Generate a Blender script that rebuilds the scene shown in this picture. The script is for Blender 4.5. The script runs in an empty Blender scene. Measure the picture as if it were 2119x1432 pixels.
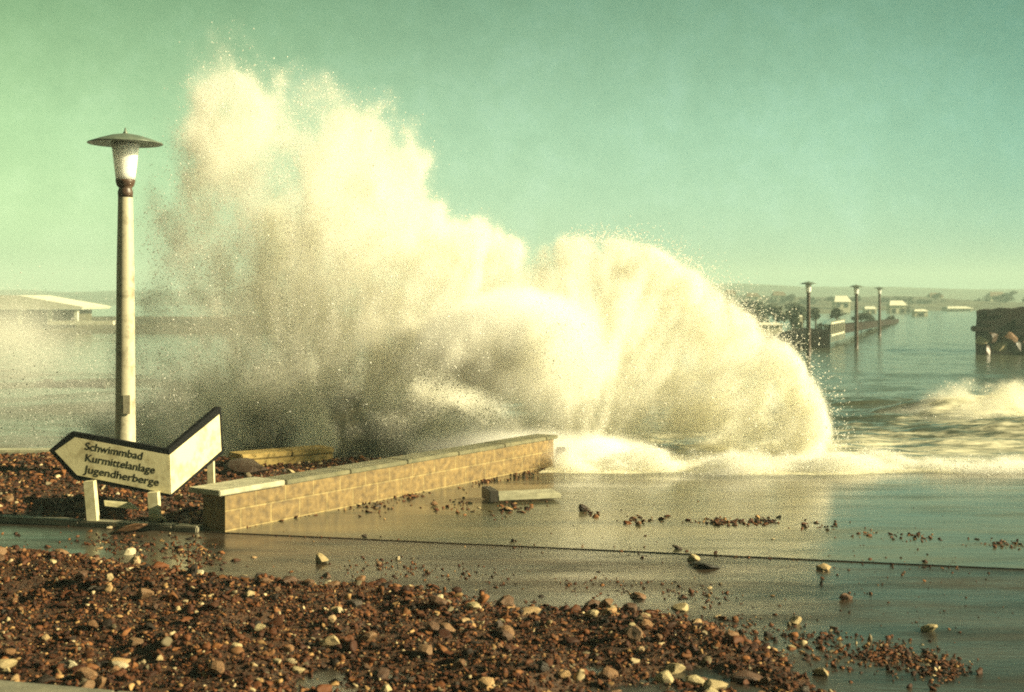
import bpy, bmesh, math, random
import numpy as np
from mathutils import Vector, Matrix

S = bpy.context.scene
COL = S.collection
R = math.radians
rng = np.random.default_rng(7)
random.seed(7)

# ------------------------------------------------------------------ camera, sky, sun, exposure
CAM_Z, F, CX, HY = 2.2, 2649.0, 1059.5, 615.0      # eye height; focal length, centre and horizon in photo pixels
cam = bpy.data.cameras.new('camera')
cam.sensor_width = 36.0
cam.lens = F / 2119 * 36
cam.shift_y = (HY - 716.0) / 2119
cam.clip_start, cam.clip_end = 0.1, 20000
co = bpy.data.objects.new('camera', cam)
COL.objects.link(co)
co.location = (0, 0, CAM_Z)
co.rotation_euler = (R(90), 0, 0)
S.camera = co
cam.dof.use_dof = True
cam.dof.focus_distance = 13.5
cam.dof.aperture_fstop = 2.6

SUN_EL, SUN_AZ = 25.0, 99.0                        # azimuth clockwise from +Y
W = bpy.data.worlds.new('World')
S.world = W
W.use_nodes = True
wn, wl = W.node_tree.nodes, W.node_tree.links
bg = wn['Background']
bg.inputs['Strength'].default_value = 0.115
sky = wn.new('ShaderNodeTexSky')
sky.sky_type = 'NISHITA'
sky.sun_disc = False
sky.sun_elevation = R(SUN_EL)
sky.sun_rotation = R(SUN_AZ)
sky.dust_density = 1.0
bw = wn.new('ShaderNodeRGBToBW')
wl.new(sky.outputs[0], bw.inputs[0])
tc = wn.new('ShaderNodeTexCoord')
sep = wn.new('ShaderNodeSeparateXYZ')
wl.new(tc.outputs['Generated'], sep.inputs[0])


def wmath(op, a, b=None, clamp=False):
    n = wn.new('ShaderNodeMath')
    n.operation = op
    n.use_clamp = clamp
    for i, v in enumerate((a, b)):
        if v is None:
            continue
        if isinstance(v, (int, float)):
            n.inputs[i].default_value = v
        else:
            wl.new(v, n.inputs[i])
    return n.outputs[0]


def wramp(fac, stops):
    n = wn.new('ShaderNodeValToRGB')
    wl.new(fac, n.inputs[0])
    el = n.color_ramp.elements
    while len(el) < len(stops):
        el.new(0.5)
    for e, (p, c) in zip(el, stops):
        e.position = p
        e.color = (*c, 1)
    return n.outputs[0]


def wmul(a, b, typ='MULTIPLY', fac=1.0):
    n = wn.new('ShaderNodeMix')
    n.data_type = 'RGBA'
    n.blend_type = typ
    n.inputs[0].default_value = fac
    wl.new(a, n.inputs[6])
    wl.new(b, n.inputs[7])
    return n.outputs[2]


# green-cast stormy sky: paler and yellower low down, deep green higher, darkened overhead, behind and at left out of view to deepen shade
up = wramp(sep.outputs['Z'], [(0.0, (0.29, 0.46, 0.31)), (0.06, (0.35, 0.55, 0.36)), (0.13, (0.32, 0.56, 0.37)),
                              (0.24, (0.17, 0.39, 0.25)), (0.5, (0.11, 0.20, 0.15)), (1.0, (0.06, 0.09, 0.08))])
lr = wmath('ADD', wmath('MULTIPLY', sep.outputs['X'], 1.25), 0.5, True)
side = wramp(lr, [(0.0, (1.04, 1.0, 0.74)), (0.25, (1.02, 1.0, 0.86)), (0.45, (1.0, 1.0, 1.0)), (0.8, (0.78, 0.90, 0.98)), (0.96, (0.44, 0.66, 0.78)), (1.0, (0.40, 0.62, 0.75))])
fb = wmath('ADD', wmath('MULTIPLY', sep.outputs['Y'], 0.6), 0.45, True)
back = wramp(fb, [(0.0, (0.30, 0.30, 0.30)), (0.5, (0.55, 0.55, 0.55)), (0.85, (1, 1, 1)), (1.0, (1, 1, 1))])
nz = wn.new('ShaderNodeTexNoise')
nz.inputs['Scale'].default_value = 26
nz.inputs['Detail'].default_value = 9
nz.inputs['Roughness'].default_value = 0.72
wl.new(tc.outputs['Generated'], nz.inputs['Vector'])
cl = wramp(nz.outputs['Fac'], [(0.28, (0.84, 0.88, 0.86)), (0.5, (0.98, 0.99, 0.97)), (0.74, (1.20, 1.13, 1.18))])
lf_ = wramp(wmath('ADD', sep.outputs['X'], 1.0, True), [(0.0, (0.22, 0.22, 0.22)), (0.34, (0.30, 0.30, 0.30)), (0.60, (1, 1, 1)), (1.0, (1, 1, 1))])  # unseen sky at left dimmed so that sides facing it stay dark
c = wmul(wmul(wmul(wmul(up, side), back), cl), lf_)
bwc = wn.new('ShaderNodeCombineColor')
for i in range(3):
    wl.new(bw.outputs[0], bwc.inputs[i])
wl.new(wmul(c, bwc.outputs[0]), bg.inputs['Color'])

sd = bpy.data.lights.new('sun', 'SUN')
sd.energy = 5.0
sd.angle = R(0.6)
sd.color = (1.0, 0.87, 0.52)
so = bpy.data.objects.new('sun', sd)
COL.objects.link(so)
el, az = R(SUN_EL), R(SUN_AZ)
to_sun = Vector((math.cos(el) * math.sin(az), math.cos(el) * math.cos(az), math.sin(el)))
so.rotation_euler = to_sun.to_track_quat('Z', 'Y').to_euler()
so.location = to_sun * 60

S.view_settings.view_transform = 'Standard'
S.view_settings.look = 'None'
S.view_settings.gamma = 1
S.view_settings.exposure = 1.38
S.cycles.diffuse_bounces = 6
S.cycles.max_bounces = 18
S.cycles.volume_bounces = 12
S.cycles.volume_step_rate = 1.3
S.cycles.filter_width = 1.9
S.cycles.use_denoising = False


# ------------------------------------------------------------------ helpers
def P(px, py, y):
    """World point seen at photo pixel (px, py) at distance y."""
    return Vector(((px - CX) / F * y, y, CAM_Z - (py - HY) / F * y))


def G(px, py, z=0.0):
    """World point at height z seen at photo pixel (px, py)."""
    return P(px, py, (CAM_Z - z) * F / (py - HY))


def hash3(ix, iy, iz, seed):
    h = (ix * 374761393 + iy * 668265263 + iz * 2147483647 + seed * 974634777) & 0xFFFFFFFF
    h = ((h ^ (h >> 13)) * 1274126177) & 0xFFFFFFFF
    h = ((h ^ (h >> 16)) * 2246822519) & 0xFFFFFFFF
    return ((h ^ (h >> 15)) & 0xFFFFFF) / float(0xFFFFFF)


def vnoise(p, seed=0):
    i = np.floor(p).astype(np.int64)
    f = p - i
    f = f * f * (3 - 2 * f)
    r = 0
    for a in (0, 1):
        wa = f[:, 0] if a else 1 - f[:, 0]
        for b in (0, 1):
            wb = f[:, 1] if b else 1 - f[:, 1]
            for c_ in (0, 1):
                wc = f[:, 2] if c_ else 1 - f[:, 2]
                r = r + wa * wb * wc * hash3(i[:, 0] + a, i[:, 1] + b, i[:, 2] + c_, seed)
    return r


def fbm(p, oct=4, seed=0, gain=0.5):
    r, a, t = 0, 1.0, 0.0
    for k in range(oct):
        r = r + a * vnoise(p * (2.03 ** k) + 17.3 * k, seed + k)
        t += a
        a *= gain
    return r / t


def np_mesh(name, verts, faces, mat=None, smooth=False, cols=None):
    """Mesh from numpy arrays; faces is (n,3) or (n,4); cols an optional per-vertex colour."""
    me = bpy.data.meshes.new(name)
    n, k = faces.shape
    me.vertices.add(len(verts))
    me.vertices.foreach_set('co', np.ascontiguousarray(verts, dtype=np.float32).ravel())
    me.loops.add(n * k)
    me.loops.foreach_set('vertex_index', np.ascontiguousarray(faces, dtype=np.int32).ravel())
    me.polygons.add(n)
    me.polygons.foreach_set('loop_start', np.arange(0, n * k, k, dtype=np.int32))
    if smooth:
        me.polygons.foreach_set('use_smooth', np.ones(n, dtype=bool))
    me.update(calc_edges=True)
    if cols is not None:
        at = me.color_attributes.new('col', 'FLOAT_COLOR', 'POINT')
        at.data.foreach_set('color', np.ascontiguousarray(np.c_[cols, np.ones(len(cols))], dtype=np.float32).ravel())
    if mat:
        me.materials.append(mat)
    return me


def link(name, me, parent=None, loc=None):
    o = bpy.data.objects.new(name, me)
    COL.objects.link(o)
    if parent:
        o.parent = parent
    if loc is not None:
        o.location = loc
    return o


def tag(o, label=None, cat=None, group=None, kind=None):
    if cat and not kind:
        kind = 'thing'
    for k, v in (('label', label), ('category', cat), ('group', group), ('kind', kind)):
        if v:
            o[k] = v
    return o


def thing(name, label, cat, loc=(0, 0, 0), group=None):
    o = bpy.data.objects.new(name, None)
    COL.objects.link(o)
    o.location = loc
    o.empty_display_size = 0.1
    return tag(o, label, cat, group)


def part(name, bm, mat, parent, smooth=False):
    """A bmesh given in world space becomes a child of an unrotated thing."""
    me = bpy.data.meshes.new(name)
    bmesh.ops.recalc_face_normals(bm, faces=bm.faces)
    if parent is not None:
        bmesh.ops.translate(bm, verts=bm.verts, vec=-Vector(parent.location))
    bm.to_mesh(me)
    bm.free()
    if smooth:
        for p in me.polygons:
            p.use_smooth = True
    me.materials.append(mat)
    return link(name, me, parent)


def lathe(bm, cx, cy, prof, n=40):
    rings = []
    for r, z in prof:
        if r < 1e-5:
            rings.append([bm.verts.new((cx, cy, z))])
        else:
            rings.append([bm.verts.new((cx + r * math.cos(2 * math.pi * k / n), cy + r * math.sin(2 * math.pi * k / n), z)) for k in range(n)])
    for a, b in zip(rings, rings[1:]):
        for k in range(n):
            q = [a[k % len(a)], a[(k + 1) % len(a)], b[(k + 1) % len(b)], b[k % len(b)]]
            q = list(dict.fromkeys(q))
            if len(q) > 2:
                bm.faces.new(q)
    for rg in (rings[0], rings[-1]):
        if len(rg) > 2:
            bm.faces.new(rg)


def box(bm, c, s, rot=None, bevel=0.0, rough=0.0):
    m = Matrix.Translation(c) @ (rot.to_4x4() if rot else Matrix()) @ Matrix.Diagonal((*s, 1))
    r = bmesh.ops.create_cube(bm, size=1, matrix=m)
    if bevel:
        es = list({e for v in r['verts'] for e in v.link_edges})
        bmesh.ops.bevel(bm, geom=es, offset=bevel, segments=2, affect='EDGES')


def prism(bm, pts, vec):
    """Closed polygon pts extruded by vec."""
    a = [bm.verts.new(p) for p in pts]
    b = [bm.verts.new(Vector(p) + vec) for p in pts]
    bm.faces.new(a)
    bm.faces.new(b[::-1])
    for k in range(len(a)):
        j = (k + 1) % len(a)
        bm.faces.new((a[j], a[k], b[k], b[j]))


# ------------------------------------------------------------------ materials
def mat(name, color=(0.5, 0.5, 0.5), rough=0.6, var=0.0, scale=8.0, color2=None, bump=0.0, bscale=None, spec=None,
        rough2=None, rscale=3.0, attr=None, detail=6.0, metallic=0.0, rnd=None, ramp=None, stretch=None):
    m = bpy.data.materials.new(name)
    m.use_nodes = True
    nt = m.node_tree
    N, L = nt.nodes, nt.links
    b = N['Principled BSDF']
    b.inputs['Roughness'].default_value = rough
    b.inputs['Metallic'].default_value = metallic
    if spec is not None:
        b.inputs['Specular IOR Level'].default_value = spec
    b.inputs['Base Color'].default_value = (*color, 1)
    tcn = N.new('ShaderNodeTexCoord')

    if stretch:
        mpn = N.new('ShaderNodeMapping')
        mpn.inputs['Scale'].default_value = stretch
        mpn.inputs['Rotation'].default_value = (0, 0, 0.2)
        L.new(tcn.outputs['Object'], mpn.inputs[0])
    vec_ = mpn.outputs[0] if stretch else tcn.outputs['Object']

    def noise(sc, det=detail):
        n = N.new('ShaderNodeTexNoise')
        n.inputs['Scale'].default_value = sc
        n.inputs['Detail'].default_value = det
        n.inputs['Roughness'].default_value = 0.62
        L.new(vec_, n.inputs['Vector'])
        return n.outputs['Fac']
    if color2 is not None:
        r = N.new('ShaderNodeValToRGB')
        L.new(noise(scale), r.inputs[0])
        lo, hi = ramp or (0.35, 0.65)
        r.color_ramp.elements[0].position = lo
        r.color_ramp.elements[1].position = hi
        r.color_ramp.elements[0].color = (*color, 1)
        r.color_ramp.elements[1].color = (*color2, 1)
        L.new(r.outputs[0], b.inputs['Base Color'])
    if rnd:                                          # colour by object, with grain on top
        oi = N.new('ShaderNodeObjectInfo')
        r = N.new('ShaderNodeValToRGB')
        L.new(oi.outputs['Random'], r.inputs[0])
        e = r.color_ramp.elements
        while len(e) < len(rnd):
            e.new(0.5)
        for k, cc in enumerate(rnd):
            e[k].position = k / max(1, len(rnd) - 1)
            e[k].color = (*cc, 1)
        mx = N.new('ShaderNodeMix')
        mx.data_type = 'RGBA'
        mx.blend_type = 'MULTIPLY'
        mx.inputs[0].default_value = 1
        r2 = N.new('ShaderNodeValToRGB')
        L.new(noise(22), r2.inputs[0])
        r2.color_ramp.elements[0].position = 0.3
        r2.color_ramp.elements[1].position = 0.7
        r2.color_ramp.elements[0].color = (0.55, 0.5, 0.45, 1)
        r2.color_ramp.elements[1].color = (1.3, 1.3, 1.3, 1)
        L.new(r.outputs[0], mx.inputs[6])
        L.new(r2.outputs[0], mx.inputs[7])
        L.new(mx.outputs[2], b.inputs['Base Color'])
    if attr:
        a = N.new('ShaderNodeAttribute')
        a.attribute_name = attr
        L.new(a.outputs['Color'], b.inputs['Base Color'])
    if rough2 is not None:
        mr = N.new('ShaderNodeMapRange')
        mr.inputs[1].default_value, mr.inputs[2].default_value = 0.36, 0.64
        mr.inputs[3].default_value, mr.inputs[4].default_value = rough, rough2
        L.new(noise(rscale), mr.inputs[0])
        L.new(mr.outputs[0], b.inputs['Roughness'])
    if bump:
        bp = N.new('ShaderNodeBump')
        bp.inputs['Strength'].default_value = 1.0
        bp.inputs['Distance'].default_value = bump
        L.new(noise(bscale or scale * 3), bp.inputs['Height'])
        L.new(bp.outputs[0], b.inputs['Normal'])
    return m


M = {}
M['promenade'] = mat('wet_promenade', (0.038, 0.044, 0.030), 0.04, color2=(0.115, 0.098, 0.052), scale=1.0, rough2=0.27, rscale=1.6, bump=0.0022, bscale=9, spec=0.6, stretch=(.4, 1.9, 1))
M['road'] = mat('wet_road', (0.013, 0.016, 0.013), 0.09, color2=(0.055, 0.036, 0.021), scale=1.1, rough2=0.42, rscale=1.3, bump=0.003, bscale=14, spec=0.5, stretch=(.45, 1.8, 1))
M['kerb'] = mat('kerb_concrete', (0.13, 0.12, 0.09), 0.5, color2=(0.24, 0.22, 0.16), scale=6, bump=0.003, bscale=40)
M['pole'] = mat('pole_paint', (0.22, 0.19, 0.125), 0.5, color2=(0.46, 0.42, 0.30), scale=7, ramp=(.30, .50), bump=0.002, bscale=25)
M['collar'] = mat('dark_iron', (0.045, 0.025, 0.018), 0.45, color2=(0.09, 0.05, 0.03), scale=20)
M['glass'] = mat('opal_glass', (0.93, 0.92, 0.84), 0.2)
_b = M['glass'].node_tree.nodes['Principled BSDF']
_b.inputs['Subsurface Weight'].default_value = 0.8
_b.inputs['Subsurface Scale'].default_value = 0.25
_b.inputs['Subsurface Radius'].default_value = (1, 1, 1)
M['shade'] = mat('grey_enamel', (0.10, 0.13, 0.10), 0.35, color2=(0.16, 0.19, 0.15), scale=10)
M['white'] = mat('sign_white', (0.30, 0.24, 0.12), 0.6, color2=(0.66, 0.60, 0.37), scale=5, detail=10, ramp=(.30, .52), bump=0.001, bscale=50)
M['black'] = mat('sign_black', (0.008, 0.008, 0.009), 0.9, spec=0.1)
M['letter'] = mat('letter_black', (0.010, 0.009, 0.006), 0.9, spec=0.1)
M['post'] = mat('post_white', (0.45, 0.41, 0.24), 0.6, color2=(0.66, 0.61, 0.40), scale=14)
M['darkwood'] = mat('dark_timber', (0.022, 0.018, 0.013), 0.5, color2=(0.05, 0.04, 0.03), scale=8)
M['slab'] = mat('pale_slab', (0.26, 0.25, 0.17), 0.5, color2=(0.46, 0.44, 0.31), scale=9, bump=0.002, bscale=50)
M['coping'] = mat('wet_coping', (0.085, 0.085, 0.05), 0.3, color2=(0.20, 0.18, 0.105), scale=5, rough2=0.5, rscale=4, bump=0.003, bscale=30)
M['parapet'] = mat('sandstone', (0.34, 0.23, 0.065), 0.7, color2=(0.46, 0.33, 0.11), scale=9, bump=0.006, bscale=25)
M['gravel_bed'] = mat('gravel_bed', (0.030, 0.015, 0.008), 0.6, color2=(0.09, 0.042, 0.018), scale=16, bump=0.02, bscale=34)
M['pebble'] = mat('pebble', rough=0.7, attr='col', spec=0.22)
M['stone_brown'] = mat('stone_brown', rough=0.55, rnd=[(0.08, 0.038, 0.02), (0.15, 0.075, 0.032), (0.24, 0.12, 0.048), (0.19, 0.11, 0.055)], bump=0.006, bscale=20)
M['stone_pale'] = mat('stone_pale', rough=0.6, rnd=[(0.34, 0.26, 0.13), (0.46, 0.38, 0.21), (0.38, 0.23, 0.10), (0.52, 0.47, 0.32)], bump=0.006, bscale=20)
M['stone_dark'] = mat('stone_dark', rough=0.45, rnd=[(0.025, 0.02, 0.015), (0.06, 0.035, 0.022), (0.04, 0.035, 0.028)], bump=0.006, bscale=20)
M['hill'] = mat('hill', (0.04, 0.052, 0.032), 0.9, color2=(0.10, 0.105, 0.06), scale=0.03)
M['shore'] = mat('far_shore', (0.035, 0.038, 0.022), 0.9, color2=(0.11, 0.10, 0.055), scale=0.12)
M['housewall'] = mat('house_wall', (0.62, 0.58, 0.42), 0.8, color2=(0.72, 0.68, 0.5), scale=0.8)
M['roofpale'] = mat('roof_pale', (0.70, 0.69, 0.55), 0.6, color2=(0.8, 0.78, 0.64), scale=0.6)
M['roofdark'] = mat('roof_dark', (0.14, 0.10, 0.06), 0.8, color2=(0.2, 0.14, 0.09), scale=0.8)
M['window'] = mat('window_dark', (0.03, 0.035, 0.03), 0.2)
M['leaf'] = mat('leaf', (0.022, 0.032, 0.014), 0.7, color2=(0.06, 0.07, 0.03), scale=2)
M['bark'] = mat('bark', (0.05, 0.035, 0.02), 0.9)
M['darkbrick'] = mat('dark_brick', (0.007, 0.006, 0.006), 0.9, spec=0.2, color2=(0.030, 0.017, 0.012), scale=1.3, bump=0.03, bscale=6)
M['paintwhite'] = mat('paint_white', (0.72, 0.70, 0.55), 0.6)


def block_wall_mat():
    m = mat('block_wall', bump=0)
    N, L = m.node_tree.nodes, m.node_tree.links
    b = N['Principled BSDF']
    uv = N.new('ShaderNodeUVMap')
    br = N.new('ShaderNodeTexBrick')
    br.inputs['Scale'].default_value = 1.0
    br.inputs['Brick Width'].default_value = 0.40
    br.inputs['Row Height'].default_value = 0.185
    br.inputs['Mortar Size'].default_value = 0.010
    br.inputs['Mortar Smooth'].default_value = 0.35
    br.inputs['Color1'].default_value = (0.185, 0.125, 0.050, 1)
    br.inputs['Color2'].default_value = (0.23, 0.158, 0.064, 1)
    br.inputs['Mortar'].default_value = (0.30, 0.23, 0.105, 1)
    L.new(uv.outputs[0], br.inputs['Vector'])
    n = N.new('ShaderNodeTexNoise')
    n.inputs['Scale'].default_value = 14
    n.inputs['Detail'].default_value = 8
    L.new(uv.outputs[0], n.inputs['Vector'])
    r = N.new('ShaderNodeValToRGB')
    r.color_ramp.elements[0].position, r.color_ramp.elements[1].position = 0.3, 0.72
    r.color_ramp.elements[0].color = (0.45, 0.42, 0.38, 1)
    r.color_ramp.elements[1].color = (1.25, 1.2, 1.05, 1)
    L.new(n.outputs['Fac'], r.inputs[0])
    mx = N.new('ShaderNodeMix')
    mx.data_type = 'RGBA'
    mx.blend_type = 'MULTIPLY'
    mx.inputs[0].default_value = 1
    L.new(br.outputs['Color'], mx.inputs[6])
    L.new(r.outputs[0], mx.inputs[7])
    L.new(mx.outputs[2], b.inputs['Base Color'])
    b.inputs['Roughness'].default_value = 0.6
    bp = N.new('ShaderNodeBump')
    bp.inputs['Distance'].default_value = 0.006
    mh = N.new('ShaderNodeMath')
    mh.operation = 'MULTIPLY_ADD'
    L.new(br.outputs['Fac'], mh.inputs[0])
    mh.inputs[1].default_value = -0.5
    L.new(n.outputs['Fac'], mh.inputs[2])
    L.new(mh.outputs[0], bp.inputs['Height'])
    L.new(bp.outputs[0], b.inputs['Normal'])
    return m


M['blockwall'] = block_wall_mat()


def spray_mat(name, color):
    m = bpy.data.materials.new(name)
    m.use_nodes = True
    N, L = m.node_tree.nodes, m.node_tree.links
    N.remove(N['Principled BSDF'])
    d = N.new('ShaderNodeBsdfDiffuse')
    t = N.new('ShaderNodeBsdfTranslucent')
    for q in (d, t):
        q.inputs['Color'].default_value = (*color, 1)
    x = N.new('ShaderNodeMixShader')
    x.inputs[0].default_value = 0.45
    L.new(d.outputs[0], x.inputs[1])
    L.new(t.outputs[0], x.inputs[2])
    L.new(x.outputs[0], N['Material Output'].inputs['Surface'])
    return m


M['spray'] = spray_mat('water_spray', (0.985, 0.98, 0.94))
M['brownspray'] = spray_mat('sandy_spray', (0.80, 0.74, 0.52))


def water_mat(name, deep, foam, foamscale, lo, hi, bump, bscale, stretch=(1, 1, 1)):
    """Water whose foam follows a 'foam' colour attribute broken up by noise."""
    m = bpy.data.materials.new(name)
    m.use_nodes = True
    N, L = m.node_tree.nodes, m.node_tree.links
    b = N['Principled BSDF']
    tcn = N.new('ShaderNodeTexCoord')
    mp = N.new('ShaderNodeMapping')
    mp.inputs['Scale'].default_value = stretch
    L.new(tcn.outputs['Object'], mp.inputs[0])
    n = N.new('ShaderNodeTexNoise')
    n.inputs['Scale'].default_value = foamscale
    n.inputs['Detail'].default_value = 10
    n.inputs['Roughness'].default_value = 0.7
    L.new(mp.outputs[0], n.inputs['Vector'])
    a = N.new('ShaderNodeAttribute')
    a.attribute_name = 'col'
    s = N.new('ShaderNodeMath')
    s.operation = 'ADD'
    L.new(a.outputs['Fac'], s.inputs[0])
    L.new(n.outputs['Fac'], s.inputs[1])
    mr = N.new('ShaderNodeMapRange')
    mr.inputs[1].default_value, mr.inputs[2].default_value = lo, hi
    L.new(s.outputs[0], mr.inputs[0])
    mx = N.new('ShaderNodeMix')
    mx.data_type = 'RGBA'
    L.new(mr.outputs[0], mx.inputs[0])
    mx.inputs[6].default_value = (*deep, 1)
    mx.inputs[7].default_value = (*foam, 1)
    L.new(mx.outputs[2], b.inputs['Base Color'])
    rr = N.new('ShaderNodeMapRange')
    rr.inputs[3].default_value, rr.inputs[4].default_value = 0.12, 0.75
    L.new(mr.outputs[0], rr.inputs[0])
    L.new(rr.outputs[0], b.inputs['Roughness'])
    b.inputs['IOR'].default_value = 1.33
    n2 = N.new('ShaderNodeTexNoise')
    n2.inputs['Scale'].default_value = bscale
    n2.inputs['Detail'].default_value = 5
    L.new(mp.outputs[0], n2.inputs['Vector'])
    bp = N.new('ShaderNodeBump')
    bp.inputs['Distance'].default_value = bump
    L.new(n2.outputs['Fac'], bp.inputs['Height'])
    L.new(bp.outputs[0], b.inputs['Normal'])
    return m


M['flood'] = water_mat('flood_water', (0.070, 0.078, 0.052), (0.68, 0.65, 0.48), 2.6, 0.82, 1.04, 0.07, 3.0, (0.45, 1.3, 1))
M['sea'] = water_mat('sea_water', (0.075, 0.078, 0.048), (0.6, 0.58, 0.42), 0.6, 0.80, 1.15, 0.12, 0.6, (0.5, 1.2, 1))


# ------------------------------------------------------------------ ground, road, promenade, water
def grid(xs, ys, zf):
    X, Y = np.meshgrid(xs, ys)
    v = np.c_[X.ravel(), Y.ravel(), zf(X.ravel(), Y.ravel())]
    nx, ny = len(xs), len(ys)
    i = np.arange((ny - 1) * (nx - 1))
    r, cc = i // (nx - 1), i % (nx - 1)
    a = r * nx + cc
    return v, np.c_[a, a + 1, a + nx + 1, a + nx]


# the edge between road and promenade runs through these two points and on to either side
EA, EB = G(480, 1103), G(2119, 1178)
ES = (EB.y - EA.y) / (EB.x - EA.x)


def edge_y(x):
    return EA.y + (x - EA.x) * ES


def flood_z(y):
    t = np.clip((y - 16.2) / 30.0, 0, 1)
    return 0.004 - 0.72 * t * t * (3 - 2 * t)


ROAD_Z = -0.005
v = np.array([(-60, -40, ROAD_Z), (60, -40, ROAD_Z), (60, edge_y(60) + .02, ROAD_Z), (-60, edge_y(-60) + .02, ROAD_Z)])
tag(link('road', np_mesh('road', v, np.array([[0, 1, 2, 3]]), M['road'])), kind='structure')
# promenade: flat to the break of slope, then falling away under the flood water
xs = np.linspace(-12, 60, 60)
ts = np.concatenate([np.linspace(0, 6, 6), np.linspace(8, 70, 24)])
Xp, Tp = np.meshgrid(xs, ts)
Yp = edge_y(Xp) + Tp
Zp = np.where(Yp > 16, flood_z(Yp) - 0.06 * np.clip((Yp - 16) / 2, 0, 1) - 0.004, 0.0)
Zp = np.where((Xp < 0.4 + (Yp - 16.8) * 0.273) & (Yp > 17.2), -3.0, Zp)
v = np.c_[Xp.ravel(), Yp.ravel(), Zp.ravel()]
nx = len(xs)
i = np.arange((len(ts) - 1) * (nx - 1))
a = (i // (nx - 1)) * nx + i % (nx - 1)
tag(link('promenade', np_mesh('promenade', v, np.c_[a, a + 1, a + nx + 1, a + nx], M['promenade'])), kind='structure')
# its low front kerb face
bm = bmesh.new()
prism(bm, [(-2.9, edge_y(-2.9), 0.003), (60, edge_y(60), 0.003), (60, edge_y(60) + .022, 0.003), (-2.9, edge_y(-2.9) + .022, 0.003)], Vector((0, 0, -0.3)))
tag(part('promenade_kerb', bm, M['road'], None), kind='structure')


# flood water with surging foam
def wave_h(x, y):
    p = np.c_[x * 0.22, y * 0.55, np.zeros_like(x)]
    h = (fbm(p * 1.5, 5, 11, .58) - 0.5) * 0.55 * np.clip((y - 16) / 6, 0.0, 1) * np.clip((60 - y) / 30, 0.25, 1)
    # one surge rolling in from the right
    cy = 26.5 + 0.10 * (x - 10) + 0.7 * np.sin(x * 0.6)
    amp = 0.34 * np.clip((x - 6.6) / 2.6, 0, 1) * np.clip(1 - (x - 15) / 18, 0.5, 1)
    h += amp * np.exp(-((y - cy) / 1.25) ** 2) * (0.7 + 0.6 * fbm(np.c_[x * 0.9, y * 0.7, x * 0], 3, 5))
    cy2 = 21.8 + 0.06 * (x - 8)
    h += 0.20 * np.clip((x - 5) / 3, 0, 1) * np.exp(-((y - cy2) / 0.9) ** 2) * (0.4 + 1.1 * fbm(np.c_[x * 0.7, y * 0.7, x * 0], 3, 8))
    h += (fbm(np.c_[x * 2.2, y * 2.4, x * 0], 4, 31, .6) - .5) * 0.22 * np.clip(foam_amt(x, y) * 2 - .35, 0, 1) * np.clip((y - 17) / 2, 0, 1)
    return h


def foam_amt(x, y):
    f = 0.62 * np.exp(-((y - (16.25 + 0.10 * np.sin(x * 1.3))) / 0.42) ** 2)
    f = np.maximum(f, 0.40 * np.exp(-((y - 18.2) / 2.2) ** 2))
    f = np.maximum(f, 0.47 * np.clip(1 - (y - 16.5) / 16, 0, 1) ** 0.6)
    f = f + 0.16 * (fbm(np.c_[x * .35, y * .9, x * 0], 3, 36) - .5) * (y < 32)
    f = np.maximum(f, 0.62 * np.clip((x - 7.0) / 2.0, 0, 1) * np.exp(-((y - (26.1 + 0.10 * (x - 10) + 0.7 * np.sin(x * 0.6))) / 1.5) ** 2))
    f = np.maximum(f, 0.40 * np.clip((x - 5) / 3, 0, 1) * np.exp(-((y - 21.6 - 0.06 * (x - 8)) / 0.8) ** 2))
    f = np.where(y > 32, 0.12, f)
    return f


ys = np.concatenate([np.linspace(15.75, 34, 170), np.linspace(34.4, 80, 90), np.linspace(84, 290, 30)])
us = np.linspace(0, 1, 220) ** 1.3
U, Yw = np.meshgrid(us, ys)
X0 = 0.55 + np.clip(Yw - 16.8, -1.2, None) * 0.273
Xw = X0 + U * (14 + (Yw - 15.7) * 0.75)
x, y = Xw.ravel(), Yw.ravel()
edge = (fbm(np.c_[x * 1.3, x * 0, x * 0], 3, 3) - 0.5) * 0.5
ynear = np.clip((y - 15.75) / 1.0, 0, 1)
y = np.where(y < 17, y + edge * (1 - ynear), y)
z = flood_z(y) + wave_h(x, y) - 0.016 * np.clip((16.25 - y) * 2.2, 0, 1) + 0.010 * (fbm(np.c_[x * 2.5, y * 2.5, x * 0], 3, 33) - .5)
fo = foam_amt(x, y)
nx = len(us)
i = np.arange((len(ys) - 1) * (nx - 1))
a = (i // (nx - 1)) * nx + i % (nx - 1)
tag(link('flood_water', np_mesh('flood_water', np.c_[x, y, z], np.c_[a, a + 1, a + nx + 1, a + nx], M['flood'], True, np.repeat(fo[:, None], 3, 1))), kind='structure')

# the open sea, down to the horizon
ys = np.concatenate([np.linspace(16.6, 60, 110), np.geomspace(62, 1500, 50)])
us = np.linspace(-1, 1, 160)
U, Yw = np.meshgrid(us, ys)
Xw = U * (26 + Yw * 0.9)
x, y = Xw.ravel(), Yw.ravel()
h = (fbm(np.c_[x * 0.16, y * 0.4, x * 0], 4, 21) - 0.5) * 0.9 * np.clip((220 - y) / 160, 0.0, 1)
z = -1.35 + h
# shelve well under the promenade and the flood sheet so that nothing pokes through
z = np.where(x > 0.1 + (y - 16.8) * 0.273, -3.4, z)
fo = 0.30 * np.exp(-((y - 22) / 7) ** 2) + np.clip(h, 0, 1) * 0.5
nx = len(us)
i = np.arange((len(ys) - 1) * (nx - 1))
a = (i // (nx - 1)) * nx + i % (nx - 1)
tag(link('sea', np_mesh('sea', np.c_[x, y, z], np.c_[a, a + 1, a + nx + 1, a + nx], M['sea'], True, np.repeat(fo[:, None], 3, 1))), kind='structure')

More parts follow.
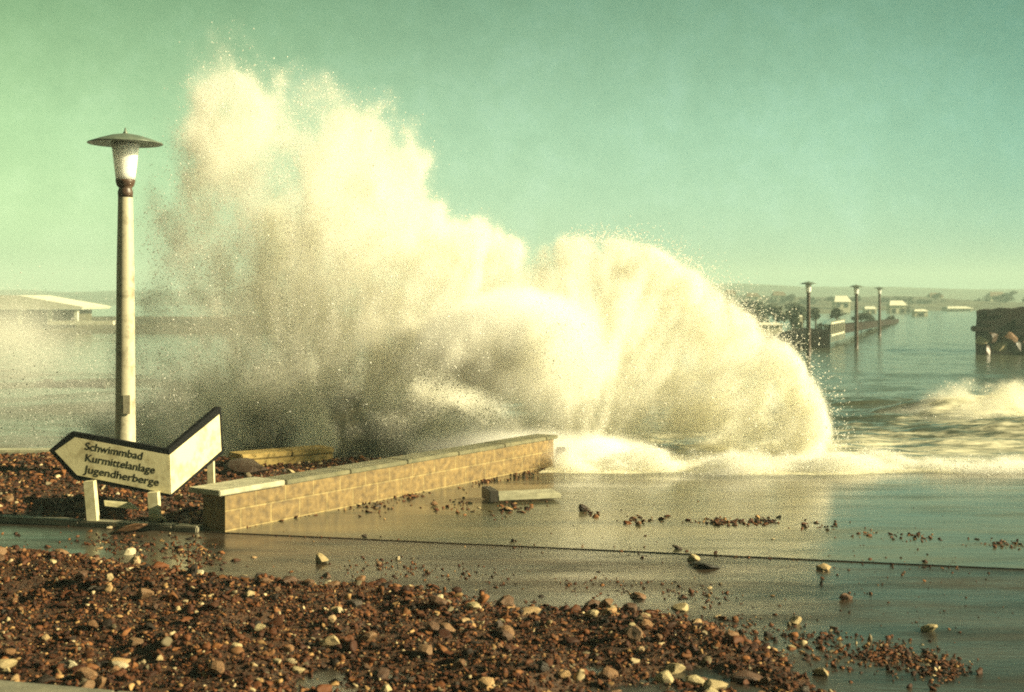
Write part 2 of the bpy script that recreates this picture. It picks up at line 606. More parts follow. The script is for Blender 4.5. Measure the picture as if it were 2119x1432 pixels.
# ------------------------------------------------------------------ block wall
WA, WB = G(466, 1101), G(1152, 962)
wd = (WB - WA)
WL = wd.length
wd.normalize()
wn_ = Vector((-wd.y, wd.x, 0))                     # towards the back (left)
WT, WH = 0.30, 0.345


def wall_pt(s, t, z):
    return WA + wd * s + wn_ * t + Vector((0, 0, z))


low_wall = thing('low_wall', 'low yellow block wall with stone coping running from the sign to the wave', 'wall', WA)
bm = bmesh.new()
uvl = bm.loops.layers.uv.new('UVMap')
ns = 40
end_r = 0.10
ring = [(0, 0), (0, WT)]
outline = [(0.0, 0.0), (WL - end_r, 0.0), (WL - end_r * 0.3, end_r * 0.3), (WL, end_r), (WL, WT - end_r), (WL - end_r, WT), (0.0, WT)]
vb = [bm.verts.new(wall_pt(s, t, -0.15)) for s, t in outline]
vt = [bm.verts.new(wall_pt(s, t, WH)) for s, t in outline]
acc = [0.0]
for k in range(len(outline)):
    p, q = outline[k], outline[(k + 1) % len(outline)]
    acc.append(acc[-1] + math.hypot(p[0] - q[0], p[1] - q[1]))
for k in range(len(outline)):
    j = (k + 1) % len(outline)
    f = bm.faces.new((vb[k], vb[j], vt[j], vt[k]))
    for lp, uvv in zip(f.loops, ((acc[k], -0.16), (acc[k + 1], -0.16), (acc[k + 1], WH - 0.01), (acc[k], WH - 0.01))):
        lp[uvl].uv = uvv
bm.faces.new(vt)
wb = part('blockwork', bm, M['blockwall'], low_wall)
# coping stones, each length its own piece of one band
bm = bmesh.new()
s = 0.80
rot = Matrix((wd, wn_, Vector((0, 0, 1)))).transposed()
while s < WL - 0.25:
    ln = min(0.95, WL + 0.02 - s)
    box(bm, wall_pt(s + ln / 2 - 0.004, WT / 2, WH + 0.024 + random.uniform(-.002, .002)), (ln - 0.010, WT + 0.03, 0.046), rot, 0.008)
    s += ln
cop = part('coping', bm, M['coping'], low_wall)
bm = bmesh.new()
box(bm, wall_pt(0.33, WT / 2 + .03, WH + 0.030), (0.86, WT + 0.13, 0.052), rot, 0.008)
o = part('coping_slab', bm, M['slab'], low_wall)
o['label'] = 'pale dry coping slab at the near end'

# broken stump at the wall's far end
def rock_mesh(name, r=(1, 1, 1), sub=2, seed=0, amp=0.35, angular=True):
    bm = bmesh.new()
    bmesh.ops.create_icosphere(bm, subdivisions=sub, radius=1.0)
    pts = np.array([v.co[:] for v in bm.verts])
    rg = np.random.default_rng(seed)
    rad = np.ones(len(pts)) * 1.0
    # cut by a few planes so that the stone has facets
    for _ in range(13):
        nrm = rg.normal(size=3)
        nrm /= np.linalg.norm(nrm)
        d = rg.uniform(0.42, 0.80)
        t = pts @ nrm
        m_ = t > d
        pts[m_] -= np.outer(t[m_] - d, nrm) * 0.95
    pts *= 1 + (fbm(pts * 2.2 + seed, 3, seed) - 0.5)[:, None] * amp
    pts *= np.array(r)
    for v_, p in zip(bm.verts, pts):
        v_.co = p
    me = bpy.data.meshes.new(name)
    bm.to_mesh(me)
    bm.free()
    for p in me.polygons:
        p.use_smooth = not angular
    return me


def rock(name, loc, r, m, seed, label, cat='stone', group=None, rz=0, sub=2):
    me = rock_mesh(name, r, sub, seed)
    me.materials.append(m)
    o = link(name, me, None, loc)
    o.rotation_euler = (0, 0, rz)
    return tag(o, label, cat, group)


rock('broken_block', wall_pt(WL + 0.12, 0.02, 0.10), (0.12, 0.11, 0.15), M['stone_dark'], 5, 'dark broken block lying against the far end of the yellow wall', 'block')

# ------------------------------------------------------------------ seaward parapet, kerbs, beam, slab
bm = bmesh.new()
PY = 16.6
parapet = thing('parapet', 'worn yellow sandstone parapet behind the gravel bank, lit by the sun', 'wall', P(618, 955, PY))
pa_, pb_ = P(500, 0, 15.95), P(693, 0, 16.75)
pd_ = Vector((pb_.x - pa_.x, pb_.y - pa_.y, 0))
pL = pd_.length
pd_.normalize()
pn_ = Vector((-pd_.y, pd_.x, 0))
prot = Matrix((pd_, pn_, Vector((0, 0, 1)))).transposed()
bm = bmesh.new()
q = Vector((pa_.x, pa_.y, -0.35)) + pd_ * pL / 2 + pn_ * .2
box(bm, q, (pL, 0.34, 1.05), prot, 0.02)
part('parapet_body', bm, M['parapet'], parapet)
bm = bmesh.new()
s = 0
while s < pL - .1:
    ln = min(0.7, pL - s)
    q = Vector((pa_.x, pa_.y, 0.20)) + pd_ * (s + ln / 2) + pn_ * .2
    box(bm, q, (ln - 0.008, 0.40, 0.07), prot, 0.014)
    s += ln
part('parapet_coping', bm, M['parapet'], parapet)
pl = thing('parapet', 'pale parapet edge far left behind the gravel bank below the sea', 'wall', P(50, 945, PY + .3))
bm = bmesh.new()
xa, xb = -14.0, P(160, 0, PY + .3).x
box(bm, ((xa + xb) / 2, PY + .3, -0.35), (xb - xa, 0.3, 1.09), None, 0.02)
part('parapet_body', bm, M['slab'], pl)

CA_, CB_ = G(-400, 1370, .12), G(340, 1436, .12)
KA, KB = G(-200, 1059, .05), G(408, 1090, .05)
kd = (KB - KA).normalized()
KA = KA - kd * 5
bm = bmesh.new()
L_ = (KB - KA).length
kn = Vector((-kd.y, kd.x, 0))
krot = Matrix((kd, kn, Vector((0, 0, 1)))).transposed()
s = 0
while s < L_ - .05:
    ln = min(1.0, L_ - s)
    cpt = KA + kd * (s + ln / 2) + kn * 0.07
    box(bm, (cpt.x, cpt.y, -0.07), (ln - .008, 0.14, 0.24), krot, 0.012)
    s += ln
tag(part('bed_kerb', bm, M['kerb'], None), 'grey concrete kerb edging the gravel bed beneath the arrow sign', 'kerb')

# near kerb in the lower left corner
ca, cb = CA_, CB_
cd = (cb - ca).normalized()
cn = Vector((-cd.y, cd.x, 0))
crot = Matrix((cd, cn, Vector((0, 0, 1)))).transposed()
bm = bmesh.new()
for k in range(-3, 6):
    q = ca + cd * (k * 1.0 + .5) - cn * 0.5
    box(bm, (q.x, q.y, 0.0), (0.992, 1.0, 0.24), crot, 0.012)
tag(part('pavement_edge', bm, M['kerb'], None), 'pale concrete pavement edge in the near left corner', 'pavement edge')

# fallen timber on the wet promenade
t0, t1 = G(1008, 1040), G(1152, 1037)
beam = thing('fallen_slab', 'pale flat slab lying on the wet promenade beyond the wall', 'slab', (t0 + t1) / 2)
bm = bmesh.new()
d = (t1 - t0)
brot = Matrix.Rotation(math.atan2(d.y, d.x) + R(8), 3, 'Z')
mid = (t0 + t1) / 2
box(bm, (mid.x + .04, mid.y + .14, 0.055), (d.length - .06, 0.34, 0.055), brot, 0.006)
part('slab_top', bm, M['slab'], beam)
bm = bmesh.new()
box(bm, (t0.x + .03, t0.y + .10, 0.075), (0.10, 0.36, 0.125), brot, 0.006)
part('end_block', bm, M['darkwood'], beam)


# ------------------------------------------------------------------ street lamps
def lamp(base, h, label, group, full=True):
    """The lamp's total height is h from base; proportions from the near lamp."""
    k = h / 3.72
    t = thing('street_lamp', label, 'street lamp', base, group)
    bx, by, bz = base
    n = 40 if full else 20

    def pr(p):
        return [(r * k, bz + z * k) for r, z in p]
    bm = bmesh.new()
    lathe(bm, bx, by, pr([(0.14, -0.45), (0.14, 0.05), (0.118, 0.08), (0.114, 0.5), (0.100, 2.2), (0.084, 3.03), (0.080, 3.06)]), n)
    part('pole', bm, M['pole'] if full else M['collar'], t, True)
    bm = bmesh.new()
    lathe(bm, bx, by, pr([(0.083, 3.035), (0.088, 3.10), (0.077, 3.135), (0.074, 3.15), (0.098, 3.175), (0.112, 3.225), (0.112, 3.245), (0.06, 3.246)]), n)
    part('collar', bm, M['collar'], t, True)
    bm = bmesh.new()
    lathe(bm, bx, by, pr([(0.05, 3.247), (0.108, 3.247), (0.116, 3.30), (0.146, 3.55), (0.160, 3.662), (0.15, 3.668)]), n)
    part('lamp_glass', bm, M['glass'], t, True)
    bm = bmesh.new()
    lathe(bm, bx, by, pr([(0.0, 3.672), (0.30, 3.672), (0.425, 3.664), (0.432, 3.668), (0.425, 3.676), (0.30, 3.722), (0.17, 3.762), (0.06, 3.782), (0.0, 3.785)]), n * 2)
    part('lamp_shade', bm, M['shade'], t, True)
    bm = bmesh.new()
    lathe(bm, bx, by, pr([(0.028, 3.776), (0.026, 3.80), (0.012, 3.82), (0.010, 3.85), (0.0, 3.856)]), 14)
    part('finial', bm, M['shade'], t, True)
    if full:
        bm = bmesh.new()
        box(bm, (bx + 0.05 * k, by - 0.115 * k, bz + 0.62 * k), (0.085 * k, 0.02 * k, 0.22 * k), None, 0.004)
        part('service_door', bm, M['pole'], t)
    return t


LY = 15.0
lamp(P(259.5, 945, LY) * 1.0, 3.72, 'tall pale street lamp with flat round shade behind the arrow sign', 'promenade street lamps')
for (px, ptop, Y_, lb) in ((1673, 580, 64.0, 'nearest and tallest of the three dark lamps standing in flood water'),
                           (1772, 587, 74.0, 'middle of the three dark lamps standing in flood water'),
                           (1820, 592, 97.0, 'farthest of the three lamps, beyond the dark sea wall')):
    top = P(px, ptop, Y_)
    lamp(Vector((top.x, Y_, top.z - 3.856)), 3.72, lb, 'promenade street lamps', False)

# ------------------------------------------------------------------ arrow sign
SY0, SY1 = 12.4, 13.25


def SL(px, py, dy=0.0):
    return P(px, py, SY0 + dy)


def SR(px, py, dy=0.0):
    t = (px - 349.5) / (459.0 - 349.5)
    y_ = 1 / ((1 - t) / SY0 + t / SY1)
    return P(px, py, y_)


sign = thing('arrow_sign', 'storm tilted V shaped sign board with black edges and a left arrow end', 'sign', (P(330, 1050, SY0).x, SY0, 0.05))
lf = [(101, 932), (148, 893), (349.5, 929.5), (352.5, 1028.5), (154, 992)]
rf = [(349.5, 929.5), (452, 842), (457, 841.5), (462.5, 938), (352.5, 1028.5)]
lpts = [SL(*p) for p in lf]
rpts = [SR(*p) for p in rf]
ln_ = (lpts[2] - lpts[1]).cross(lpts[4] - lpts[1]).normalized()
if ln_.y > 0:
    ln_ = -ln_
rn_ = (rpts[1] - rpts[0]).cross(rpts[4] - rpts[0]).normalized()
if rn_.x < 0:
    rn_ = -rn_
bm = bmesh.new()
prism(bm, lpts, -ln_ * 0.06)
lp_ = part('arrow_panel', bm, M['black'], sign)
bm = bmesh.new()
prism(bm, rpts, -rn_ * 0.05)
rp_ = part('side_panel', bm, M['black'], sign)
bm = bmesh.new()
prism(bm, [SL(*p) + ln_ * 0.001 for p in ((114, 933.5), (155, 905), (349.8, 941.5), (352.2, 1022.5), (160, 983))], ln_ * 0.005)
lface = part('arrow_face', bm, M['white'], None)
bm = bmesh.new()
prism(bm, [SR(*p) + rn_ * 0.001 for p in ((350.2, 941.5), (453, 857.5), (457, 932.5), (353, 1022.5))], rn_ * 0.005)
rface = part('panel_face', bm, M['white'], None)
for f_, p_ in ((lface, lp_), (rface, rp_)):
    f_.parent = p_
    f_.matrix_parent_inverse = Matrix.Translation(-Vector(sign.location))

# lettering on the left face
uax = (lpts[2] - lpts[1]).normalized()
vax = ln_.cross(uax).normalized()
if vax.z < 0:
    vax = -vax
for k, (txt, px, py, wpx) in enumerate((('Schwimmbad', 175.5, 929.5, 119), ('Kurmittelanlage', 175.5, 953.5, 145), ('Jugendherberge', 175.5, 977.5, 153))):
    cu = bpy.data.curves.new('t', 'FONT')
    cu.body = txt
    cu.size = 0.115
    cu.offset = 0.0008
    cu.extrude = 0.0006
    to = bpy.data.objects.new('t', cu)
    COL.objects.link(to)
    bpy.context.view_layer.update()
    me = bpy.data.meshes.new_from_object(to.evaluated_get(bpy.context.evaluated_depsgraph_get()))
    bpy.data.objects.remove(to)
    w0 = max(v_.co.x for v_ in me.vertices)
    sx = wpx / F * SY0 / math.cos(R(10)) / w0
    org = SL(px, py) + ln_ * 0.0072
    mtx = Matrix.Translation(org) @ Matrix((uax, vax, ln_)).transposed().to_4x4() @ Matrix.Diagonal((sx, 0.9, 1, 1))
    me.transform(Matrix.Translation(-Vector(sign.location)) @ mtx)
    me.materials.clear()
    me.materials.append(M['letter'])
    o = link('lettering', me, lp_)


def leg(px0, py0, px1, py1, y_, w, z0):
    bm = bmesh.new()
    a_, b_ = P(px0, py0, y_), P(px1, py1, y_)
    q = (b_ - a_).normalized()
    e = b_ + q * 0.24
    ax = q.cross(Vector((0, 1, 0))).normalized()
    for zz in (0,):
        pts = [a_ + ax * w / 2, a_ - ax * w / 2, e - ax * w / 2, e + ax * w / 2]
        prism(bm, [p + Vector((0, -w / 2, 0)) for p in pts], Vector((0, w, 0)))
    return part('leg', bm, M['post'], sign)


leg(186, 995, 192, 1062, SY0 - .045, 0.095, 0)
l2 = leg(318, 1018, 321, 1066, SY0 - .045, 0.095, 0)
leg(436, 945, 437.5, 1001, 13.45, 0.065, 0)
# torn out concrete foot of the middle leg
me = rock_mesh('footing', (0.15, 0.12, 0.10), 2, 31, 0.3)
me.materials.append(M['stone_pale'])
fp = P(324, 1083, SY0 - .045)
o = link('footing', me, l2)
o.location = Vector((fp.x, SY0 - .045, 0.045)) - Vector(sign.location)
# short pale bar below the sign, between the posts
board = bmesh.new()
b0, b1 = P(216, 1042, 12.42), P(284, 1053, 12.36)
prism(board, [P(215, 1036, 12.42), P(268, 1041, 12.40), P(286, 1055, 12.36), P(217, 1047, 12.40)], Vector((0.0, 0.05, 0)))
o = part('pale_bar', board, M['post'], None)
tag(o, 'short pale bar under the arrow sign between its posts', 'plank')

# ------------------------------------------------------------------ gravel
ICO = []
for sub_ in (1, 2):
    bm = bmesh.new()
    bmesh.ops.create_icosphere(bm, subdivisions=sub_, radius=1)
    ICO.append((np.array([v_.co[:] for v_ in bm.verts]), np.array([[v_.index for v_ in f.verts] for f in bm.faces])))
    bm.free()
PAL = np.array([(0.080, 0.029, 0.011), (0.125, 0.047, 0.017), (0.048, 0.018, 0.009), (0.20, 0.085, 0.028), (0.36, 0.23, 0.10),
                (0.20, 0.10, 0.042), (0.50, 0.42, 0.25), (0.020, 0.014, 0.010), (0.17, 0.145, 0.09)])
PALP = np.array([0.26, 0.21, 0.20, 0.10, 0.055, 0.045, 0.02, 0.08, 0.03])


def pebbles(name, x, y, z, size, base_z=0.25):
    k = size < 0.021
    va, fa, ca = pebble_arrays(x[k], y[k], z[k], size[k], base_z, 0)
    vb, fb, cb = pebble_arrays(x[~k], y[~k], z[~k], size[~k], base_z, 1)
    return np_mesh(name, np.concatenate([va, vb]), np.concatenate([fa, fb + len(va)]), M['pebble'], False, np.concatenate([ca, cb]))


def pebble_arrays(x, y, z, size, base_z, lod):
    ICO_V, ICO_F = ICO[lod]
    n = len(x)
    nv, nf = len(ICO_V), len(ICO_F)
    V_ = np.repeat(ICO_V[None], n, 0)
    # facet by random planes
    for _ in range(11):
        nr = rng.normal(size=(n, 3))
        nr /= np.linalg.norm(nr, axis=1)[:, None]
        d = rng.uniform(0.26, 0.62, n)
        t = np.einsum('nvk,nk->nv', V_, nr)
        V_ = V_ - np.clip(t - d[:, None], 0, None)[:, :, None] * nr[:, None, :]
    V_ = V_ * rng.uniform(0.86, 1.1, (n, nv, 1))
    sc = np.c_[rng.uniform(0.7, 1.35, n), rng.uniform(0.7, 1.35, n), rng.uniform(0.38, 0.85, n)] * size[:, None] / 2 * 1.75
    V_ = V_ * sc[:, None, :]
    an = rng.uniform(0, 2 * np.pi, n)
    tl = rng.normal(0, 0.35, n)
    ca_, sa_ = np.cos(tl), np.sin(tl)
    V_ = np.stack([V_[:, :, 0] * ca_[:, None] - V_[:, :, 2] * sa_[:, None], V_[:, :, 1], V_[:, :, 0] * sa_[:, None] + V_[:, :, 2] * ca_[:, None]], 2)
    ca_, sa_ = np.cos(an), np.sin(an)
    V_ = np.stack([V_[:, :, 0] * ca_[:, None] - V_[:, :, 1] * sa_[:, None], V_[:, :, 0] * sa_[:, None] + V_[:, :, 1] * ca_[:, None], V_[:, :, 2]], 2)
    V_ += np.stack([x, y, z + sc[:, 2] * base_z], 1)[:, None, :]
    Fc = (ICO_F[None] + (np.arange(n) * nv)[:, None, None]).reshape(-1, 3)
    cc = PAL[rng.choice(len(PAL), n, p=PALP)] * rng.uniform(0.6, 1.2, n)[:, None] * np.array([.88, .82, .80])
    return V_.reshape(-1, 3), Fc, np.repeat(cc, nv, 0)


# outline of the gravel washed over the road, in photo pixels: (px, py of its far edge)
GE = np.array([(-900, 1085), (0, 1118), (130, 1135), (330, 1168), (430, 1185), (640, 1192), (860, 1200), (1000, 1222), (1150, 1240), (1400, 1262), (1480, 1275),
               (1560, 1310), (1640, 1350), (1720, 1400), (1800, 1470), (2400, 1800)])


def to_px(x, y, z=ROAD_Z):
    return CX + x / y * F, HY + (CAM_Z - z) / y * F


def heap_z(x, y):
    px, py = to_px(x, y)
    d = np.clip((py - np.interp(px, GE[:, 0], GE[:, 1])) / 60, 0, 1.0)
    n = fbm(np.c_[x * 1.1, y * 1.1, x * 0], 3, 41) - 0.42
    dune = 0.10 * np.exp(-((y - (8.9 - 0.25 * x)) / 0.55) ** 2) * np.clip((1.2 - x) / 2, 0, 1)
    q_ = CB_ - CA_
    q_.z = 0
    q_.normalize()
    off = -(x - CA_.x) * q_.y + (y - CA_.y) * q_.x
    dip = np.clip((off - .02) / 0.7, 0.0, 1) ** 1.0
    along = (x - CA_.x) * q_.x + (y - CA_.y) * q_.y
    dip = np.maximum(dip, np.clip((along - 2.9) / .8, 0, 1))
    return ROAD_Z - 0.03 + dip * d * (0.055 + 0.26 * np.clip(n, -.2, 1) + 0.10 * (fbm(np.c_[x * 4.5, y * 4.5, x * 0], 2, 43) - .5) + dune)


v, f = grid(np.linspace(-6, 4.2, 150), np.linspace(4.5, 12.2, 130), heap_z)
gb = link('gravel_bed', np_mesh('gravel_bed', v, f, M['gravel_bed'], True))
tag(gb, kind='stuff', label='brown gravel spread across the near road in front of the kerb', cat='gravel')


def sample_heap(n, soft):
    out = []
    tot = 0
    while tot < n:
        py = rng.uniform(1100, 1560, n)
        px = rng.uniform(-250, 2250, n)
        y = (CAM_Z - ROAD_Z) * F / (py - HY)
        # uniform on the ground rather than in the picture
        keep = rng.uniform(0, 1, n) < (y / 12.3) ** 3
        d = py - np.interp(px, GE[:, 0], GE[:, 1])
        nn = fbm(np.c_[px * 0.006, py * 0.02, px * 0], 3, 77)
        keep &= rng.uniform(0, 1, n) < 1 / (1 + np.exp(-(d + (nn - 0.5) * (90 + 130 * np.clip((px - 1100) / 500, 0, 1))) / soft))
        x = (px - CX) / F * y
        out.append(np.c_[x, y][keep])
        tot += keep.sum()
    return np.concatenate(out)[:n]


# main gravel, then a thin scatter of small bits beyond its edge
xy = sample_heap(60000, 12)
sz = np.exp(rng.normal(math.log(0.0125), 0.58, len(xy)))
sz = np.clip(sz, 0.007, 0.085)
q_ = (CB_ - CA_).normalized()
off = -(xy[:, 0] - CA_.x) * q_.y + (xy[:, 1] - CA_.y) * q_.x
xy, sz = xy[off > 0.03], sz[off > 0.03]
me1 = pebbles('gravel', xy[:, 0], xy[:, 1], heap_z(xy[:, 0], xy[:, 1]) + rng.uniform(-.004, .012, len(xy)), sz)
tag(link('gravel', me1), kind='stuff', label='coarse brown pebbles strewn over the near road', cat='gravel')


def strip(pts, n, sig):
    pts = np.array(pts, float)
    seg = np.hypot(*np.diff(pts, axis=0).T)
    cum = np.r_[0, np.cumsum(seg)]
    t = rng.uniform(0, cum[-1], n * 4)
    w_ = np.clip(fbm(np.c_[t * .022, t * 0 + n, t * 0], 3, n) - .36, .01, 1) ** 1.6
    t = rng.choice(t, n, p=w_ / w_.sum())
    return np.interp(t, cum, pts[:, 0]) + rng.normal(0, sig * 2, n), np.interp(t, cum, pts[:, 1]) + rng.normal(0, sig, n)


dx, dy, dsz = [], [], []


def add_px(px, py, sizes):
    y = CAM_Z * F / (np.asarray(py) - HY)
    dx.append((np.asarray(px) - CX) / F * y)
    dy.append(y)
    dsz.append(sizes)


for pts, n, sig, s0 in (([(1215, 1062), (1300, 1075), (1400, 1078), (1520, 1080), (1660, 1080)], 260, 4, 0.024),
                        ([(1660, 1082), (1760, 1100), (1900, 1112), (2119, 1130)], 150, 5, 0.02),
                        ([(500, 1090), (760, 1042), (900, 1020), (1130, 968)], 260, 4, 0.022),
                        ([(760, 1050), (900, 1045), (1010, 1055), (1100, 1050)], 160, 9, 0.022),
                        ([(560, 1108), (1100, 1130), (2119, 1182)], 120, 5, 0.014),
                        ([(700, 1170), (1000, 1190), (1400, 1225), (1600, 1250)], 340, 14, 0.016),
                        ([(120, 1112), (300, 1125), (420, 1150)], 500, 14, 0.02),
                        ([(1500, 1290), (1800, 1350), (1950, 1385)], 600, 18, 0.018),
                        ([(1700, 1385), (1850, 1345), (1960, 1390)], 500, 12, 0.016),
                        ([(1100, 1080), (1500, 1130), (2100, 1250)], 200, 60, 0.012)):
    px, py = strip(pts, n, sig)
    add_px(px, py, np.clip(np.exp(rng.normal(math.log(s0), 0.4, n)), 0.008, 0.06))
dx, dy, dsz = np.concatenate(dx), np.concatenate(dy), np.concatenate(dsz)
dz = np.where(dy > edge_y(dx), 0.0, ROAD_Z)
tag(link('debris', pebbles('debris', dx, dy, dz, dsz)), kind='stuff', label='small dark bits of shingle scattered over the wet promenade', cat='debris')


# the bank behind the kerb
def bank_z(x, y):
    ky = KB.y + (x - KB.x) * (kd.y / kd.x)
    t = np.clip((y - ky - 0.05) / 3.4, 0, 1)
    n = fbm(np.c_[x * 1.2, y * 1.2, x * 0], 3, 51) - 0.45
    top = np.interp(x, [-5.2, -3.6], [0.125, 0.035])
    return 0.025 + top * np.sqrt(t) + np.interp(x, [-5.2, -3.6], [0.10, 0.06]) * n * np.clip(t * 4, 0, 1)


def in_bank(x, y):
    ky = KB.y + (x - KB.x) * (kd.y / kd.x)
    # behind the kerb and on the left of the wall's back face
    side = (x - WA.x) * wn_.x + (y - WA.y) * wn_.y
    return (y > ky + .12) & (side > WT - 0.01) & (y < PY + .5)


xs_, ys_ = np.linspace(-13, 1.0, 180), np.linspace(11.6, 17.1, 90)
v, f = grid(xs_, ys_, bank_z)
ok = in_bank(v[:, 0], v[:, 1])
f = f[ok[f].all(1)]
tag(link('bank_bed', np_mesh('bank_bed', v, f, M['gravel_bed'], True)), kind='stuff', label='brown gravel bank heaped behind the kerb and the wall', cat='gravel')
n = 26000
x, y = rng.uniform(-11, 0.8, n), rng.uniform(11.7, 16.9, n)
k_ = in_bank(x, y)
x, y = x[k_], y[k_]
sz = np.clip(np.exp(rng.normal(math.log(0.027), 0.45, len(x))), 0.014, 0.10)
tag(link('bank_gravel', pebbles('bank_gravel', x, y, bank_z(x, y) + rng.uniform(-.004, .015, len(x)), sz)), kind='stuff', label='coarse shingle on the bank behind the arrow sign', cat='gravel')

# individual stones: shapes and colours shared by copies
KINDS = {}
for kname in ('stone_brown', 'stone_pale', 'stone_dark'):
    KINDS[kname] = []
    for s_ in range(6):
        me = rock_mesh('stone', (1.0, 0.85, 0.62), 2, 100 + s_ + len(kname) * 7, 0.3)
        me.materials.append(M[kname])
        KINDS[kname].append(me)
SL_TXT = {'stone_brown': ('brown rough stone among the gravel spread over the near road', 'brown stones in the near gravel'),
          'stone_pale': ('pale buff stone standing out of the brown gravel on the near road', 'pale stones in the near gravel'),
          'stone_dark': ('dark wet stone among the gravel spread over the near road', 'dark stones in the near gravel')}
proto = {}


def put_stone(kname, x, y, z, r, label, group=None, flat=1.0):
    if kname not in proto:
        o = bpy.data.objects.new('stone', KINDS[kname][0])
        proto[kname] = o
    else:
        o = proto[kname].copy()
        o.data = KINDS[kname][random.randrange(6)]
    COL.objects.link(o)
    o.name = 'stone'
    o.location = (x, y, z + r * 0.40 * flat)
    r *= 1.3
    o.scale = (r, r * random.uniform(.7, 1.2), r * flat)
    o.rotation_euler = (random.uniform(-.3, .3), random.uniform(-.3, .3), random.uniform(0, 6.28))
    if 'group' in o:
        del o['group']
    return tag(o, label, 'stone', group)


xy = sample_heap(900, 10)
xy = xy[xy[:, 1] > 6.4][:215]
for q in xy:
    kname = random.choices(list(KINDS), (0.50, 0.40, 0.10))[0]
    r = random.choice((.028, .033, .038, .045, .054, .066))
    hz = float(heap_z(np.array([q[0]]), np.array([q[1]]))[0])
    put_stone(kname, q[0], q[1], hz + .006, r, *SL_TXT[kname])
nb = 0
while nb < 48:
    x, y = random.uniform(-7, 0.2), random.uniform(12, 16.4)
    if not in_bank(np.array([x]), np.array([y]))[0]:
        continue
    kname = random.choices(list(KINDS), (0.6, 0.22, 0.18))[0]
    put_stone(kname, x, y, float(bank_z(np.array([x]), np.array([y]))[0]), random.choice((.03, .04, .05, .065)),
              {'stone_brown': 'brown rough stone on the gravel bank behind the kerb', 'stone_pale': 'pale buff stone on the gravel bank behind the kerb',
               'stone_dark': 'dark wet stone on the gravel bank behind the kerb'}[kname], kname.split('_')[1] + ' stones on the bank')
    nb += 1
# stones one can single out
for px, py, w, kname, flat, lab in (
        (665, 1164, 38, 'stone_pale', .9, 'orange buff stone alone on the road just left of the picture centre gravel'),
        (1434, 1160, 30, 'stone_pale', 1.0, 'buff stone beside a flat dark scrap on the promenade edge'),
        (1458, 1172, 54, 'stone_dark', .3, 'flat dark scrap lying before a buff stone on the promenade edge'),
        (1704, 1178, 25, 'stone_pale', 1.0, 'round pale stone sitting alone on the promenade edge'),
        (1750, 1240, 32, 'stone_brown', .6, 'low brown stone on the wet road below the lone round pale stone'),
        (1645, 1290, 26, 'stone_pale', .9, 'small pale stone on the wet road beyond the gravel tip'),
        (1921, 1306, 34, 'stone_pale', .9, 'pale stone farthest right alone on the dark wet road'),
        (1402, 1136, 20, 'stone_dark', .8, 'small black stone on the promenade just past its edge'),
        (823, 1158, 14, 'stone_pale', .9, 'tiny pale stone on the wet road below the wall'),
        (782, 1168, 16, 'stone_brown', .9, 'tiny brown stone on the wet road next to a tiny pale one'),
        (755, 1112, 13, 'stone_dark', .9, 'tiny black stone on the promenade below the wall'),
        (1207, 1058, 20, 'stone_dark', 1.5, 'dark upright stone at the start of the debris line'),
        (1052, 1056, 18, 'stone_pale', .8, 'small pale stone in front of the fallen slab'),
        (258, 1103, 92, 'stone_brown', .25, 'flat reddish slab of stone below the middle foot of the sign'),
        (228, 1094, 14, 'stone_pale', .9, 'little whitish stone beside the flat reddish slab'),
        (782, 1050, 16, 'stone_dark', .9, 'dark stone near the foot of the block wall'),
        (900, 1046, 18, 'stone_brown', .8, 'brown stone between the block wall and the fallen slab'),
        (1322, 1086, 16, 'stone_brown', .8, 'brown stone caught in the middle of the debris line'),
        (278, 1170, 34, 'stone_pale', .9, 'orange square stone at the back edge of the near gravel'),
        (1265, 1280, 26, 'stone_pale', .95, 'rounded cream stone at the far right edge of the near gravel'),
        (1095, 1288, 44, 'stone_pale', .8, 'large buff stone of two lumps in the middle of the gravel'),
        (975, 1290, 38, 'stone_pale', 1.0, 'upright cream stone in the middle of the near gravel'),
        (1050, 1258, 44, 'stone_brown', .55, 'long orange stone lying at the top of the near gravel'),
        (250, 1395, 34, 'stone_pale', 1.0, 'square pale stone near the pavement edge in the shaded gravel'),
        (283, 1360, 34, 'stone_brown', 1.0, 'rounded brown stone above the square pale stone in shaded gravel'),
        (1395, 1390, 44, 'stone_pale', .8, 'large cream stone near the bottom right of the gravel'),
        (1440, 1415, 46, 'stone_pale', .9, 'grey cream stone at the bottom edge of the gravel'),
        (1700, 1395, 34, 'stone_pale', .8, 'cream stone at the tip of the gravel low on the right'),
        (1545, 1408, 60, 'stone_brown', .7, 'large brown stone low down among dark stones at right')):
    g = G(px, py, 0)
    zz = 0.0 if g.y > edge_y(g.x) else ROAD_Z
    g = G(px, py, zz)
    hz = float(heap_z(np.array([g.x]), np.array([g.y]))[0])
    zz = max(zz, hz) if g.y < edge_y(g.x) else zz
    put_stone(kname, g.x, g.y, zz, w / 2 / F * g.y * 1.05, lab, None, flat)
# rocks behind the wall
for px, py, w, kname, flat, lab in (
        (507, 968, 92, 'stone_dark', .75, 'big dark rounded boulder behind the near end of the block wall'),
        (738, 950, 30, 'stone_brown', .8, 'reddish stone perched on the bank behind the block wall'),
        (716, 950, 22, 'stone_dark', 1.0, 'black stone beside the reddish stone behind the block wall'),
        (600, 972, 26, 'stone_pale', .7, 'pale stone behind the block wall under the sandstone parapet'),
        (480, 975, 34, 'stone_brown', .8, 'brown stone in front of the big dark rounded boulder')):
    q = P(px, py, 15.4)
    zz = float(bank_z(np.array([q.x]), np.array([q.y]))[0])
    put_stone(kname, q.x, q.y, zz, w / 2 / F * q.y * 1.05, lab, None, flat)

